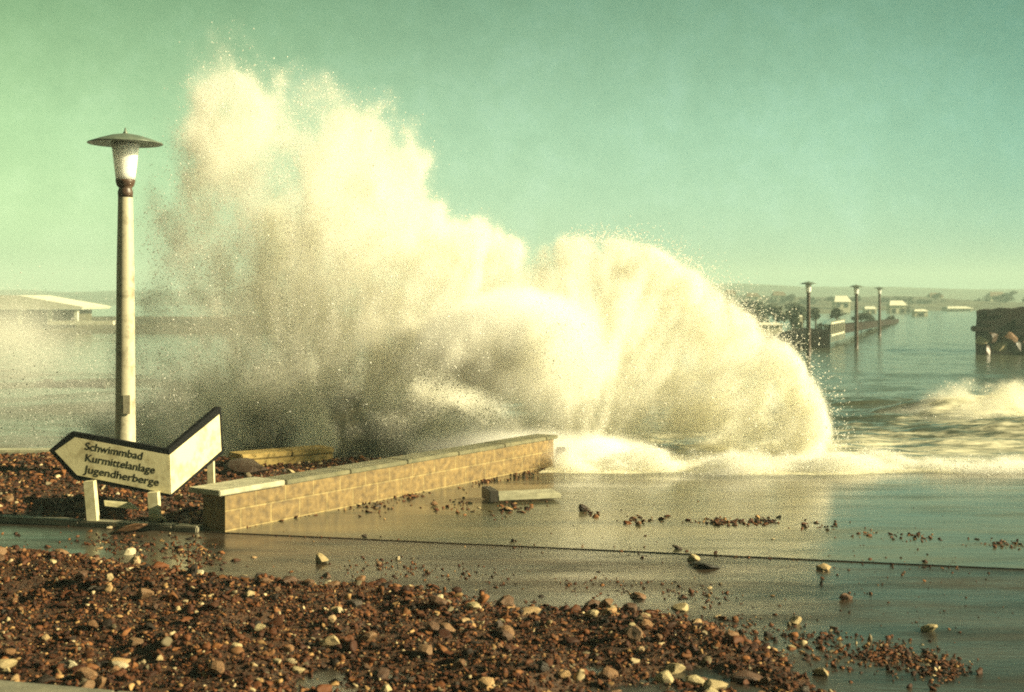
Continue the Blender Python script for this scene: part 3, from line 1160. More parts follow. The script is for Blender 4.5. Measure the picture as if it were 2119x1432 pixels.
# ------------------------------------------------------------------ the far side
# hills
def hills(name, y0, pts, depth, m, seed, amp):
    pts = np.array(pts, float)
    xs = np.linspace(pts[0, 0], pts[-1, 0], 240)
    top = CAM_Z - (np.interp(xs, pts[:, 0], pts[:, 1]) - HY) / F * y0
    X_ = (xs - CX) / F * y0
    top = top + (fbm(np.c_[X_ * 0.03 * 400 / y0, X_ * 0, X_ * 0], 4, seed) - .5) * amp
    rows = []
    for t, hgt in ((-0.15, -0.3), (0.0, 0.25), (0.3, 0.7), (0.7, 0.95), (1.0, 1.0), (1.6, 0.6)):
        rows.append(np.c_[X_, np.full_like(X_, y0 + (t - 1) * depth), -2.0 + (top + 2.0) * hgt if hgt > 0 else np.full_like(X_, -4.0)])
    v = np.concatenate(rows)
    n_ = len(xs)
    i = np.arange((len(rows) - 1) * (n_ - 1))
    a = (i // (n_ - 1)) * n_ + i % (n_ - 1)
    o = link(name, np_mesh(name, v, np.c_[a, a + 1, a + n_ + 1, a + n_], m, True))
    return tag(o, kind='structure')


hills('hills', 900, [(-900, 590), (-200, 597), (100, 601), (240, 606), (500, 604), (900, 606), (1300, 600), (1480, 590), (1650, 598), (1800, 596), (1950, 600), (2119, 604), (2900, 596)], 320, M['hill'], 3, 7)
hills('far_shore', 380, [(1250, 610), (1480, 603), (1560, 607), (1700, 612), (1850, 614), (2000, 620), (2119, 622), (2900, 626)], 100, M['shore'], 9, 5)
hills('left_shore', 150, [(-900, 650), (0, 655), (240, 654), (500, 655), (900, 660)], 26, M['shore'], 19, .5)


def house(px0, px1, ptop, pbot, y_, label, roofm, roofh=0.3, wallm=None, depth=None, wins=2):
    a_, b_ = P(px0, pbot, y_), P(px1, ptop, y_)
    w, h = b_.x - a_.x, b_.z - a_.z
    dp = depth or w * 0.8
    c0 = Vector(((a_.x + b_.x) / 2, y_, a_.z))
    t = thing('house', label, 'house', c0)
    hw = h * (1 - roofh)
    bm = bmesh.new()
    box(bm, (c0.x, y_ + dp / 2, a_.z - 1 + (hw + 1) / 2), (w, dp, hw + 1))
    part('wall', bm, wallm or M['housewall'], t)
    bm = bmesh.new()
    e = 0.06 * w
    z0 = a_.z + hw + 0.003
    prism(bm, [(c0.x - w / 2 - e, y_ - e, z0), (c0.x + w / 2 + e, y_ - e, z0), (c0.x + w / 2 - w * .12, y_ + dp * .5, a_.z + h), (c0.x - w / 2 + w * .12, y_ + dp * .5, a_.z + h)], Vector((0, 0, 0.001)))
    bm.free()
    bm = bmesh.new()
    v0 = [bm.verts.new(p) for p in ((c0.x - w / 2 - e, y_ - e, z0), (c0.x + w / 2 + e, y_ - e, z0), (c0.x + w / 2 + e, y_ + dp + e, z0), (c0.x - w / 2 - e, y_ + dp + e, z0))]
    v1 = [bm.verts.new(p) for p in ((c0.x - w * .38, y_ + dp / 2, a_.z + h), (c0.x + w * .38, y_ + dp / 2, a_.z + h))]
    for fc in ((v0[0], v0[1], v1[1], v1[0]), (v0[2], v0[3], v1[0], v1[1]), (v0[1], v0[2], v1[1]), (v0[3], v0[0], v1[0]), (v0[3], v0[2], v0[1], v0[0])):
        bm.faces.new(fc)
    part('roof', bm, roofm, t)
    for k in range(wins):
        bm = bmesh.new()
        box(bm, (c0.x - w / 2 + w * (k + .5) / wins, y_ - .02, a_.z + hw * .5), (w / wins * .42, .06, hw * .42))
        part('window', bm, M['window'], t)
    return t


house(1842, 1876, 622, 655, 240, 'white house beyond the farthest lamp on the far shore', M['roofpale'], .3)
house(1893, 1920, 640, 661, 200, 'small pale block shaped hut standing right of the white house', M['roofpale'], .2, wins=1)
house(1962, 2012, 634, 647, 270, 'long low white building at the water line, rightmost on the far shore', M['roofpale'], .35, wins=4)
house(1728, 1760, 612, 640, 250, 'pale gabled house behind the dark bushes between two lamps', M['roofpale'], .45)
house(1790, 1814, 634, 652, 230, 'low pale shed between the middle and farthest lamp', M['roofpale'], .3)
house(1655, 1661, 652, 690, 84, 'narrow white kiosk just left of the nearest dark lamp', M['roofpale'], .1, depth=.5, wins=1)
house(1572, 1619, 668, 690, 88, 'white flat hut by the edge of the big wave', M['roofpale'], .2, depth=2, wins=0)
for (a0, a1, t0_, t1_, yy, lb) in ((1500, 1524, 600, 618, 330, 'brown roofed house on the shore just clear of the wave crest'),
                                   (1545, 1572, 606, 622, 320, 'brown roofed house left of the nearest dark lamp'),
                                   (1600, 1626, 603, 620, 330, 'small brown roofed house beside the nearest dark lamp'),
                                   (1925, 1952, 606, 622, 340, 'brown roofed house above the pale hut on the far shore'),
                                   (2050, 2084, 604, 622, 340, 'brown roofed house on the shore above the dark masonry wall')):
    house(a0, a1, t0_, t1_, yy, lb, M['roofdark'], .5)

# left pavilion with its long pale roof
pv = thing('beach_pavilion', 'long low pavilion with a white sloping roof left of the lamp, far off', 'pavilion', P(60, 668, 128))
bm = bmesh.new()
Yv = 128
pr_ = [P(-180, 612, Yv), P(36, 611, Yv), P(172, 635, Yv), P(168, 640, Yv), P(-180, 641, Yv)]
prism(bm, pr_, Vector((0, 9, 0)))
part('roof', bm, M['roofpale'], pv)
bm = bmesh.new()
a_, b_ = P(-175, 668, Yv + 2), P(160, 641.5, Yv + 2)
box(bm, ((a_.x + b_.x) / 2, Yv + 4, (a_.z + b_.z) / 2 - .3), (b_.x - a_.x, 5, b_.z - a_.z + .6))
part('wall', bm, M['shore'], pv)
for px in (-120, -60, -5, 42, 104, 158):
    bm = bmesh.new()
    a_, b_ = P(px, 670, Yv + .5), P(px, 640.6, Yv + .5)
    box(bm, (a_.x, Yv + .5, (a_.z + b_.z) / 2), (.35, .35, b_.z - a_.z))
    part('column', bm, M['paintwhite'], pv)
bm = bmesh.new()
a_, b_ = P(100, 672, Yv - 3), P(236, 664, Yv - 3)
box(bm, ((a_.x + b_.x) / 2, Yv - 3, (a_.z + b_.z) / 2), (b_.x - a_.x, .6, b_.z - a_.z))
tag(part('sea_wall', bm, M['housewall'], None), 'thin pale sea wall in front of the far left pavilion', 'wall')
# groyne in the sea at left
bm = bmesh.new()
a_, b_ = P(84, 790, 50), P(210, 783, 50)
for k in range(9):
    t = k / 8
    box(bm, (a_.x + (b_.x - a_.x) * t, 50, -1.35 + .03 * math.sin(k * 2)), (.26, .3, .55 + .1 * math.sin(k * 1.7)))
tag(part('groyne', bm, M['darkwood'], None), 'dark timber groyne just showing above the sea left of the lamp', 'groyne')


# bushes and trees of leaf-sized faces
def leaves(name, c, r, n, size, seed):
    rg = np.random.default_rng(seed)
    d = rg.normal(size=(n, 3))
    d /= np.linalg.norm(d, axis=1)[:, None]
    lump = 0.45 + 0.95 * fbm(d * 2.6 + seed, 3, seed)
    lobes = rg.normal(size=(6, 3)) * np.array([.42, .42, .34])
    lr_ = rg.uniform(.38, .72, 6)
    w_ = rg.integers(0, 6, n)
    p = (d * (rg.uniform(0.2, 1, n) ** 0.5 * lump)[:, None] * lr_[w_][:, None] + lobes[w_]) * np.array(r) + np.array(c)
    t1 = rg.normal(size=(n, 3))
    t1 /= np.linalg.norm(t1, axis=1)[:, None]
    t2 = np.cross(t1, rg.normal(size=(n, 3)))
    t2 /= np.linalg.norm(t2, axis=1)[:, None]
    s_ = size * rg.uniform(.6, 1.3, n)[:, None]
    v = np.stack([p - t1 * s_, p + t2 * s_ * .6, p + t1 * s_, p - t2 * s_ * .6], 1).reshape(-1, 3)
    return np_mesh(name, v, np.arange(4 * n).reshape(-1, 4), M['leaf'])


def bush(px, ptop, pbot, wpx, y_, label, seed, name='bush', cat='bush', grp='dark bushes on the far shore'):
    b_ = P(px, pbot, y_)
    h = (pbot - ptop) / F * y_
    w = wpx / F * y_
    t = thing(name, label, cat, b_, grp)
    o = link('crown', leaves('crown', (0, 0, h * .58), (w / 2, w / 2, h * .45), 700, w * .06, seed), t)
    bm = bmesh.new()
    lathe(bm, b_.x, b_.y, [(w * .05, b_.z - .8), (w * .035, b_.z + h * .4), (0, b_.z + h * .7)], 8)
    part('trunk', bm, M['bark'], t)


for k, (px, t_, b_, w, yy, lb) in enumerate((
        (1688, 636, 668, 44, 110, 'rounded dark bush right of the nearest dark lamp'),
        (1732, 633, 668, 42, 112, 'taller dark bush before the pale gabled house'),
        (1700, 664, 690, 22, 80, 'small dark bush on top of the ramp wall'),
        (1642, 640, 682, 50, 100, 'dark bush behind the narrow white kiosk'),
        (1560, 630, 674, 66, 110, 'wide dark bush against the edge of the wave'),
        (1606, 634, 672, 50, 120, 'dark bush behind the white flat hut'),
        (1782, 645, 672, 34, 120, 'dark bush at the foot of the middle lamp'),
        (1800, 652, 674, 26, 130, 'low dark bush right of the middle lamp'),
        (1845, 652, 668, 20, 140, 'small dark bush below the white house'),
        (1880, 626, 660, 16, 230, 'narrow dark bush on the right of the white house'))):
    bush(px, t_, b_, w, yy, lb, 60 + k)
for k in range(22):
    px = random.uniform(1470, 1660)
    yy = random.uniform(120, 190)
    tp = random.uniform(618, 640)
    bush(px, tp, tp + random.uniform(20, 32), random.uniform(26, 46), yy, 'dusky shrub on the bank between the wave crest and the nearest dark lamp', 300 + k, 'bush', 'bush', 'shrubs on the bank by the wave')
for k in range(34):
    px = random.uniform(1470, 2160)
    yy = random.uniform(285, 330)
    tp = random.uniform(606, 622)
    bush(px, tp, tp + random.uniform(14, 24), random.uniform(16, 34), yy, 'distant dark tree among houses on the hazy far shore', 200 + k, 'tree', 'tree', 'distant trees on the far shore')

# dark ramp wall, sea wall behind it, picket fence
rw = bmesh.new()
Yr = 73
prism(rw, [P(1560, 740, Yr), P(1560, 726, Yr), P(1632, 706, Yr), P(1680, 692, Yr), P(1718, 682, Yr), P(1718, 722, Yr)], Vector((-.6, 5, 0)))
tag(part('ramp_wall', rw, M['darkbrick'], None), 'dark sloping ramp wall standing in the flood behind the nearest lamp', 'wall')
rw = bmesh.new()
prism(rw, [P(1746, 690, 80), P(1746, 672, 80), P(1860, 660, 150), P(1860, 668, 150)], Vector((-.9, .5, 0)))
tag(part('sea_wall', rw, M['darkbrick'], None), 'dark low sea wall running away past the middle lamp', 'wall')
fc = thing('picket_fence', 'short white picket fence between the ramp wall and the middle lamp', 'fence', P(1733, 700, 76))
fa, fb_ = P(1720, 712, 75), P(1747, 704, 79)
for zo in (.25, .95):
    rl = bmesh.new()
    prism(rl, [fa + Vector((0, 0, zo + .2)), fb_ + Vector((0, 0, zo + .2)), fb_ + Vector((0, 0, zo + .30)), fa + Vector((0, 0, zo + .30))], Vector((0, .05, 0)))
    part('rail', rl, M['paintwhite'], fc)
for k in range(8):
    q = fa.lerp(fb_, k / 7)
    pk = bmesh.new()
    box(pk, (q.x, q.y - .04, q.z + .72), (.055, .04, 1.25))
    part('picket', pk, M['paintwhite'], fc)

# dark building and the rocks under it, far right
Yd = 66
db = thing('ruined_wall', 'rough dark brown masonry wall cut off by the right edge, rising from the flood', 'wall', P(2070, 725, Yd))
bm = bmesh.new()
bk = Vector(((2019 - CX) / F * 6 + .1, 6, 0))
prism(bm, [P(2019, 745, Yd), P(2018, 690, Yd), P(2021, 655, Yd), P(2020, 644, Yd), P(2034, 641, Yd), P(2052, 642, Yd), P(2068, 638, Yd), P(2096, 640, Yd), P(2120, 636, Yd), P(2170, 639, Yd), P(2330, 634, Yd), P(2330, 745, Yd)], bk)
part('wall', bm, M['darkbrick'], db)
bm = bmesh.new()
rd_ = random.Random(5)
for k in range(26):
    qx, qy = rd_.uniform(2024, 2300), rd_.uniform(648, 715)
    q = P(qx, qy, Yd)
    box(bm, (q.x, q.y + .12, q.z), (rd_.uniform(.4, 1.1), .5, rd_.uniform(.25, .6)), Matrix.Rotation(rd_.uniform(-.12, .12), 3, 'Y'), .06)
part('masonry', bm, M['darkbrick'], db)
for k, (px, py, w, m_, lb) in enumerate(((2040, 724, 46, 'stone_dark', 'black boulder in the water before the dark masonry wall'),
                                         (2100, 716, 52, 'stone_dark', 'dark boulder at the foot of the dark masonry wall by the right edge'),
                                         (2032, 704, 34, 'stone_pale', 'buff boulder at the left corner of the dark masonry wall'),
                                         (2072, 718, 44, 'stone_pale', 'pale boulder between two dark boulders by the dark masonry wall'),
                                         (2052, 700, 40, 'stone_dark', 'dark rounded boulder above the buff one at the building corner'),
                                         (2088, 700, 44, 'stone_brown', 'brown boulder leaning on the wall of the dark masonry wall'),
                                         (2130, 722, 60, 'stone_brown', 'brown boulder cut by the right edge before the dark masonry wall'))):
    q = P(px, py, Yd - 1.2)
    r = w / 2 / F * Yd
    rock('boulder', (q.x, q.y, q.z), (r, r * .8, r * .75), M[m_], 70 + k, lb, 'boulder', 'boulders before the dark masonry wall')

# ------------------------------------------------------------------ the breaking wave
OUT = np.array([(270, 950), (285, 860), (280, 780), (300, 690), (320, 600), (345, 520), (385, 430), (398, 330), (412, 250), (440, 165), (472, 165), (525, 145), (590, 148),
                (640, 175), (690, 215), (704, 252), (745, 252), (800, 258), (850, 292), (872, 380), (925, 468), (985, 474), (1050, 505), (1105, 530), (1140, 524), (1165, 504),
                (1230, 500), (1300, 505), (1390, 540), (1480, 600), (1560, 665), (1622, 718), (1668, 782), (1700, 850), (1728, 920), (1775, 985), (1500, 985), (1150, 975), (1150, 930),
                (850, 950), (560, 960)], float)


def sdist(px, py, poly):
    """Signed distance (positive inside) to a polygon."""
    d2 = np.full(len(px), 1e12)
    ins = np.zeros(len(px), bool)
    for k in range(len(poly)):
        (ax, ay), (bx, by) = poly[k], poly[(k + 1) % len(poly)]
        ex, ey = bx - ax, by - ay
        t = np.clip(((px - ax) * ex + (py - ay) * ey) / (ex * ex + ey * ey), 0, 1)
        d2 = np.minimum(d2, (px - ax - t * ex) ** 2 + (py - ay - t * ey) ** 2)
        c_ = (ay > py) != (by > py)
        if ey:
            ins ^= c_ & (px < ex * (py - ay) / ey + ax)
    return np.where(ins, 1, -1) * np.sqrt(d2)


# how thick the spray is at places in the picture: (px, py, reach, optical depth)
CTL = np.array([(530, 150, 90, 1.0), (500, 280, 90, 1.6), (640, 180, 70, .45), (470, 400, 90, 1.5), (600, 380, 90, 2.0), (760, 330, 90, 2.0), (390, 540, 70, .8), (560, 540, 120, 2.6),
                (760, 520, 120, 3.2), (930, 540, 100, 4), (340, 660, 70, .7), (480, 680, 100, 1.8), (680, 680, 120, 3), (900, 680, 120, 5), (1080, 700, 130, 11), (1250, 620, 110, 6),
                (1400, 650, 120, 5), (1550, 740, 110, 5), (1300, 780, 120, 5), (1500, 860, 120, 4.5), (1650, 880, 80, 5), (1120, 560, 30, 2.2), (1060, 592, 36, 3.4), (300, 790, 70, .6),
                (420, 800, 70, 1.8), (350, 880, 60, 2.0), (430, 900, 50, 2.2), (570, 855, 42, .08), (600, 910, 40, .08), (490, 870, 40, .6), (715, 850, 40, .16), (750, 905, 44, .12), (650, 840, 30, 8), (655, 900, 28, 7), (845, 900, 30, 5), (650, 760, 50, 2.0),
                (800, 790, 50, 2.2), (830, 880, 36, .5), (940, 825, 46, .45), (1010, 830, 40, .6), (880, 820, 30, .7), (1085, 832, 36, 1.2), (1000, 900, 50, 6), (1130, 910, 70, 6), (910, 920, 36, 5),
                (1260, 900, 70, 4), (1390, 915, 36, 1.8), (1400, 940, 36, .7), (1300, 950, 30, 5), (1500, 945, 60, 2.5), (1620, 955, 60, 4)], float)


def tau(px, py):
    w = np.zeros(len(px))
    s_ = np.zeros(len(px))
    for cx_, cy_, rr, tv in CTL:
        k = np.exp(-((px - cx_) ** 2 + (py - cy_) ** 2) / (rr * rr)) / (rr / 80.0) ** 1.0 + 1e-9
        w += k
        s_ += k * math.log(tv)
    return np.exp(s_ / w) * (1 + 0.9 * np.clip((py - 720) / 90, 0, 1) * np.clip((900 - px) / 120, 0, 1))


YC = np.array([(250, 20.6), (800, 19.8), (1150, 19.5), (1350, 19.4), (1500, 18.9), (1620, 18.1), (1740, 17.0)])


def swell_z(wx, wy):
    """Height of the dark swell that feeds the burst."""
    t = np.clip((wy - 19.6) / 2.2, 0, 1)
    t = t * t * (3 - 2 * t)
    return -1.5 + 2.15 * np.clip((wx + 10.5) / 6.5, 0, 1) ** .7 * np.clip((1.2 - wx) / 2.2, 0, 1) * t * np.clip((26.5 - wy) / 3.0, 0, 1) \
        * (0.80 + 0.35 * fbm(np.c_[wx * .55, wy * .4, wx * 0], 2, 61)) + (fbm(np.c_[wx * 1.6, wy * 1.6, wx * 0], 3, 62) - .5) * .16


# gaps torn through the spray: (px, py, rx, ry, strength)
HOLES = [(570, 862, 52, 56, .96), (725, 862, 56, 54, .93), (615, 925, 40, 16, .7), (950, 832, 82, 32, .96), (1050, 836, 50, 18, .8), (890, 795, 34, 26, .7), (1118, 552, 46, 16, .9), (1062, 590, 34, 18, .7),
         (900, 600, 70, 16, .5), (1216, 592, 20, 22, .85), (1270, 625, 50, 10, .5), (1390, 936, 70, 14, .95), (1500, 944, 28, 9, .8), (1330, 880, 60, 26, .5), (1180, 830, 70, 22, .45), (1560, 800, 30, 36, .35),
         (1440, 760, 36, 22, .35), (800, 890, 44, 34, .85), (330, 800, 60, 40, .6), (700, 300, 30, 34, .5), (640, 260, 36, 50, .6), (480, 500, 40, 20, .4), (700, 640, 34, 26, .35), (560, 760, 50, 30, .4)]


def px_of(X_):
    q = np.linspace(-400, 2400, 600)
    return np.interp(X_, (q - CX) / F * np.interp(q, YC[:, 0], YC[:, 1]), q)


def density(p):
    """Extinction per metre of the spray at world points p."""
    px = px_of(p[:, 0])
    yc = np.interp(px, YC[:, 0], YC[:, 1])
    py = HY + (CAM_Z - p[:, 2]) / yc * F
    d = np.zeros(len(p))
    near = (np.abs(p[:, 1] - yc) < 4.2)
    idx = np.nonzero(near)[0]
    sd_ = sdist(px[idx], py[idx], OUT)
    k = sd_ > -110
    idx, sd_ = idx[k], sd_[k]
    px, py, yc, q = px[idx], py[idx], yc[idx], p[idx]
    soft = np.interp(px, [300, 600, 900, 1150, 1300, 1750], [44, 38, 24, 10, 7, 7])
    thick = 0.30 + 1.0 * np.clip(sd_ / 150, 0, 1) ** 0.6 + 0.010 * soft
    thick = thick * np.interp(px, [1150, 1350], [1, .72])
    yc = yc - 2.2 * np.exp(-((px - 1070) / 190) ** 2 - ((py - 720) / 110) ** 2) - 1.5 * np.exp(-((px - 1040) / 230) ** 2 - ((py - 925) / 45) ** 2)
    n1 = fbm(q * 1.1, 4, 301, 0.6)
    n2 = fbm(q * np.array([3.8, 3.0, 2.3]), 3, 302, 0.65)
    calm = np.interp(px, [1130, 1260], [0, 1])
    edge_n = (1 - .40 * calm) * ((n1 - 0.5) * 3.4 * soft + (n2 - .5) * 3.0 * soft)
    prof = np.exp(-0.5 * ((q[:, 1] - yc) / (thick * .75)) ** 2) / (thick * .75 * 2.5)
    clump = np.clip((n1 - 0.36 + .10 * calm) * (5.2 - 1.4 * calm), 0.03, 2.4) * np.clip((n2 - .36) * 6.0, 0.04, 2.8)
    d[idx] = tau(px, py) / (1 + np.exp(-np.clip((sd_ + edge_n) / (soft * 0.36), -40, 40))) * prof * clump
    # ropes of water thrown out from the foot of the burst
    ox = np.interp(px, [900, 1150], [700, 1170])
    oy = np.interp(px, [900, 1150], [1150, 985])
    ang = np.arctan2(oy - py, px - ox)
    rr_ = np.hypot(px - ox, py - oy)
    n3 = fbm(np.c_[ang * np.interp(px, [900, 1150], [20, 11]), rr_ / 130.0, q[:, 1] * 1.6], 3, 305, .6)
    hx, hy = px + (n1 - .5) * 150 + (n2 - .5) * 60, py + (n2 - .5) * 110 + (n1 - .5) * 70
    hole = np.ones(len(px))
    for cx_, cy_, rx, ry, st in HOLES:
        hole *= 1 - st * np.exp(-(((hx - cx_) / rx) ** 2 + ((hy - cy_) / ry) ** 2) ** 1.3)
    d[idx] *= np.clip((n3 - .30) * 4.6, .12, 2.0) * hole
    # foam blown off the crest of the swell
    k = np.nonzero((p[:, 1] > 20.6) & (p[:, 2] < 1.5) & (p[:, 0] < 1.0) & (p[:, 0] > -7.5))[0]
    up_ = p[k, 2] - swell_z(p[k, 0], p[k, 1])
    n4 = fbm(p[k] * np.array([1.6, 1.2, 2.2]), 4, 320, .6)
    d[k] += 2.6 * np.exp(-((up_ - .05) / (.10 + .5 * n4)) ** 2) * np.clip((n4 - .40) * 5, 0, 1) * np.clip((p[k, 1] - 20.6) * 1.2, 0, 1)
    return d * 1.25


def core_density(p):
    """The dense white heart of the burst and the boiling foam behind the wall."""
    y0 = 17.5
    px = CX + p[:, 0] / y0 * F
    py = HY + (CAM_Z - p[:, 2]) / y0 * F
    n1 = fbm(p * 1.9, 4, 311, .6)
    n2 = fbm(p * 4.5, 3, 312, .6)
    k = 1.5 * np.exp(-(((px - 1070) / 135) ** 2 + ((py - 705) / 95) ** 2) ** 1.2) + 1.0 * np.exp(-((px - 960) / 70) ** 2 - ((py - 700) / 40) ** 2)
    k += 1.1 * np.exp(-((px - 1010) / 150) ** 2 - ((py - 915) / 26) ** 2) + 1.2 * np.exp(-((px - 1240) / 90) ** 2 - ((py - 930) / 26) ** 2)
    prof = np.exp(-0.5 * ((p[:, 1] - y0) / .42) ** 2)
    return 11.0 * prof * np.clip(k * (.35 + 1.3 * n1) * (.5 + n2) - .30, 0, 1.2)


HAZE = 0.0012
V0, V1, DX = np.array([-8.6, 15.2, -0.75]), np.array([5.6, 23.4, 6.7]), 0.065
NV = np.ceil((V1 - V0) / DX).astype(int) + 1
V1 = V0 + (NV - 1) * DX
gx, gy, gz = [V0[k] + DX * np.arange(NV[k]) for k in range(3)]
GZ, GY, GX = np.meshgrid(gz, gy, gx, indexing='ij')
GRID = density(np.c_[GX.ravel(), GY.ravel(), GZ.ravel()])
# nothing below the promenade or the flood
GRID[(GZ.ravel() < -0.02 - 0.5 * (GY.ravel() < 17.2) * 0) & (GY.ravel() < 16.6)] = 0


def spray_points(n, seed):
    rg = np.random.default_rng(seed)
    w = np.minimum(GRID, 6.0)
    idx = rg.choice(len(w), n, p=w / w.sum())
    ix, iy, iz = idx % NV[0], (idx // NV[0]) % NV[1], idx // (NV[0] * NV[1])
    return V0 + DX * (np.c_[ix, iy, iz] + rg.uniform(-.5, .5, (n, 3))), GRID[idx]


def dense_grid(fn, v0, v1, dx):
    v0, v1 = np.array(v0), np.array(v1)
    nv = np.ceil((v1 - v0) / dx).astype(int) + 1
    v1 = v0 + (nv - 1) * dx
    ax = [v0[k] + dx * np.arange(nv[k]) for k in range(3)]
    C_, B_, A_ = np.meshgrid(ax[2], ax[1], ax[0], indexing='ij')
    return fn(np.c_[A_.ravel(), B_.ravel(), C_.ravel()]), v0, v1, nv


def pick(g, v0, dx, nv, n, seed):
    rg = np.random.default_rng(seed)
    i = rg.choice(len(g), n, p=g / g.sum())
    return v0 + dx * (np.c_[i % nv[0], (i // nv[0]) % nv[1], i // (nv[0] * nv[1])] + rg.uniform(-.5, .5, (n, 3)))


OFF = np.array([0, 18.5, 0])


def volume_object(name, parent, grid, v0, v1, nv, mtl):
    """Turns a numpy density grid into a fog volume, with a node group that samples it point by point."""
    me = bpy.data.meshes.new(name)
    me.vertices.add(len(grid))
    at = me.attributes.new('fog', 'FLOAT', 'POINT')
    at.data.foreach_set('value', grid.astype(np.float32))
    me.materials.append(mtl)
    o = link(name, me, parent)
    ng = bpy.data.node_groups.new(name, 'GeometryNodeTree')
    ng.interface.new_socket('Geometry', in_out='INPUT', socket_type='NodeSocketGeometry')
    ng.interface.new_socket('Geometry', in_out='OUTPUT', socket_type='NodeSocketGeometry')
    N, L = ng.nodes, ng.links
    gi, go = N.new('NodeGroupInput'), N.new('NodeGroupOutput')
    vc = N.new('GeometryNodeVolumeCube')
    vc.inputs['Min'].default_value = v0
    vc.inputs['Max'].default_value = v1
    for k, nm in enumerate(('Resolution X', 'Resolution Y', 'Resolution Z')):
        vc.inputs[nm].default_value = int(nv[k])
    pos = N.new('GeometryNodeInputPosition')
    sx = N.new('ShaderNodeSeparateXYZ')
    L.new(pos.outputs[0], sx.inputs[0])

    def mth(op, a, b=None):
        n = N.new('ShaderNodeMath')
        n.operation = op
        for i, v in enumerate((a, b)):
            if v is None:
                continue
            if isinstance(v, (int, float)):
                n.inputs[i].default_value = v
            else:
                L.new(v, n.inputs[i])
        return n.outputs[0]
    ii = []
    for k in range(3):
        d = (v1[k] - v0[k]) / (nv[k] - 1)
        ii.append(mth('ROUND', mth('DIVIDE', mth('SUBTRACT', sx.outputs[k], float(v0[k])), float(d))))
    # integers stay exact in float up to 16 million
    index = mth('ADD', ii[0], mth('MULTIPLY', mth('ADD', ii[1], mth('MULTIPLY', ii[2], float(nv[1]))), float(nv[0])))
    na = N.new('GeometryNodeInputNamedAttribute')
    na.data_type = 'FLOAT'
    na.inputs['Name'].default_value = 'fog'
    si = N.new('GeometryNodeSampleIndex')
    si.data_type = 'FLOAT'
    si.domain = 'POINT'
    L.new(gi.outputs[0], si.inputs['Geometry'])
    L.new(na.outputs[0], si.inputs['Value'])
    L.new(index, si.inputs['Index'])
    L.new(si.outputs[0], vc.inputs['Density'])
    sm = N.new('GeometryNodeSetMaterial')
    sm.inputs['Material'].default_value = mtl
    L.new(vc.outputs[0], sm.inputs[0])
    L.new(sm.outputs[0], go.inputs[0])
    o.modifiers.new('fog', 'NODES').node_group = ng
    return o


def fog_mat(name, color, k=1.0, aniso=0.0):
    m = bpy.data.materials.new(name)
    m.use_nodes = True
    N, L = m.node_tree.nodes, m.node_tree.links
    N.remove(N['Principled BSDF'])
    v = N.new('ShaderNodeVolumePrincipled')
    v.inputs['Color'].default_value = (*color, 1)
    v.inputs['Anisotropy'].default_value = aniso
    v.inputs['Density'].default_value = k
    L.new(v.outputs[0], N['Material Output'].inputs['Volume'])
    return m


TET = np.array([(1, 1, 1), (1, -1, -1), (-1, 1, -1), (-1, -1, 1)], float) / math.sqrt(3)
TETF = np.array([(0, 1, 2), (0, 3, 1), (0, 2, 3), (1, 3, 2)])


def flecks(name, p, size, m, seed):
    rg = np.random.default_rng(seed)
    n = len(p)
    q = rg.normal(size=(n, 4))
    q /= np.linalg.norm(q, axis=1)[:, None]
    w, x, y, z = q.T
    Rm = np.stack([1 - 2 * (y * y + z * z), 2 * (x * y - z * w), 2 * (x * z + y * w), 2 * (x * y + z * w), 1 - 2 * (x * x + z * z), 2 * (y * z - x * w),
                   2 * (x * z - y * w), 2 * (y * z + x * w), 1 - 2 * (x * x + y * y)], 1).reshape(n, 3, 3)
    v = np.einsum('nij,vj->nvi', Rm, TET) * size[:, None, None] + p[:, None, :]
    return np_mesh(name, v.reshape(-1, 3), (TETF[None] + 4 * np.arange(n)[:, None, None]).reshape(-1, 3), m)


WX, WY = np.meshgrid(np.linspace(-10.5, 1.2, 120), np.linspace(19.6, 26.5, 70))
wx, wy = WX.ravel(), WY.ravel()
wz = swell_z(wx, wy)
i = np.arange(69 * 119)
a = (i // 119) * 120 + i % 119
M['wavewater'] = mat('dark_wave_water', (0.014, 0.018, 0.011), 0.6, spec=0.25, color2=(0.16, 0.15, 0.10), scale=1.6, bump=0.03, bscale=5, ramp=(.46, .80), detail=9)
WFACE = np_mesh('wave_face', np.c_[wx, wy - 18.5, wz], np.c_[a, a + 1, a + 121, a + 120], M['wavewater'], True)

wave = thing('breaking_wave', 'huge breaking wave bursting into white spray over the wall and promenade', 'wave', (0, 18.5, 0))
fo_ = volume_object('spray_mist', wave, GRID, V0 - np.array([0, 18.5, 0]), V1 - np.array([0, 18.5, 0]), NV, fog_mat('mist', (0.988, 0.976, 0.915), 1.0))
fo_['kind'] = 'stuff'
link('wave_face', WFACE, wave)
g_, a0, a1, nv_ = (lambda fn, v0, v1, dx: dense_grid(fn, v0, v1, dx))(core_density, (-3.2, 16.4, -.1), (2.6, 18.7, 2.6), 0.06)
o = volume_object('white_core', wave, g_, a0 - OFF, a1 - OFF, nv_, fog_mat('core_fog', (0.998, 0.998, 0.99), 1.0))
o['kind'] = 'stuff'
NS = 300000
p, dn = spray_points(NS, 5)
size = np.exp(np.random.default_rng(9).normal(math.log(0.0085), 0.36, NS))
size = np.clip(size, 0.004, 0.022)
rq = np.random.default_rng(19)
epx = rq.uniform(1150, 1740, 5000)
ek = np.array([q_ for q_ in OUT if 1160 < q_[0] and q_[1] < 930 and q_[0] < 1760])
ek = ek[np.argsort(ek[:, 0])]
epy = np.interp(epx, ek[:, 0], ek[:, 1])
eyc = np.interp(epx, YC[:, 0], YC[:, 1])
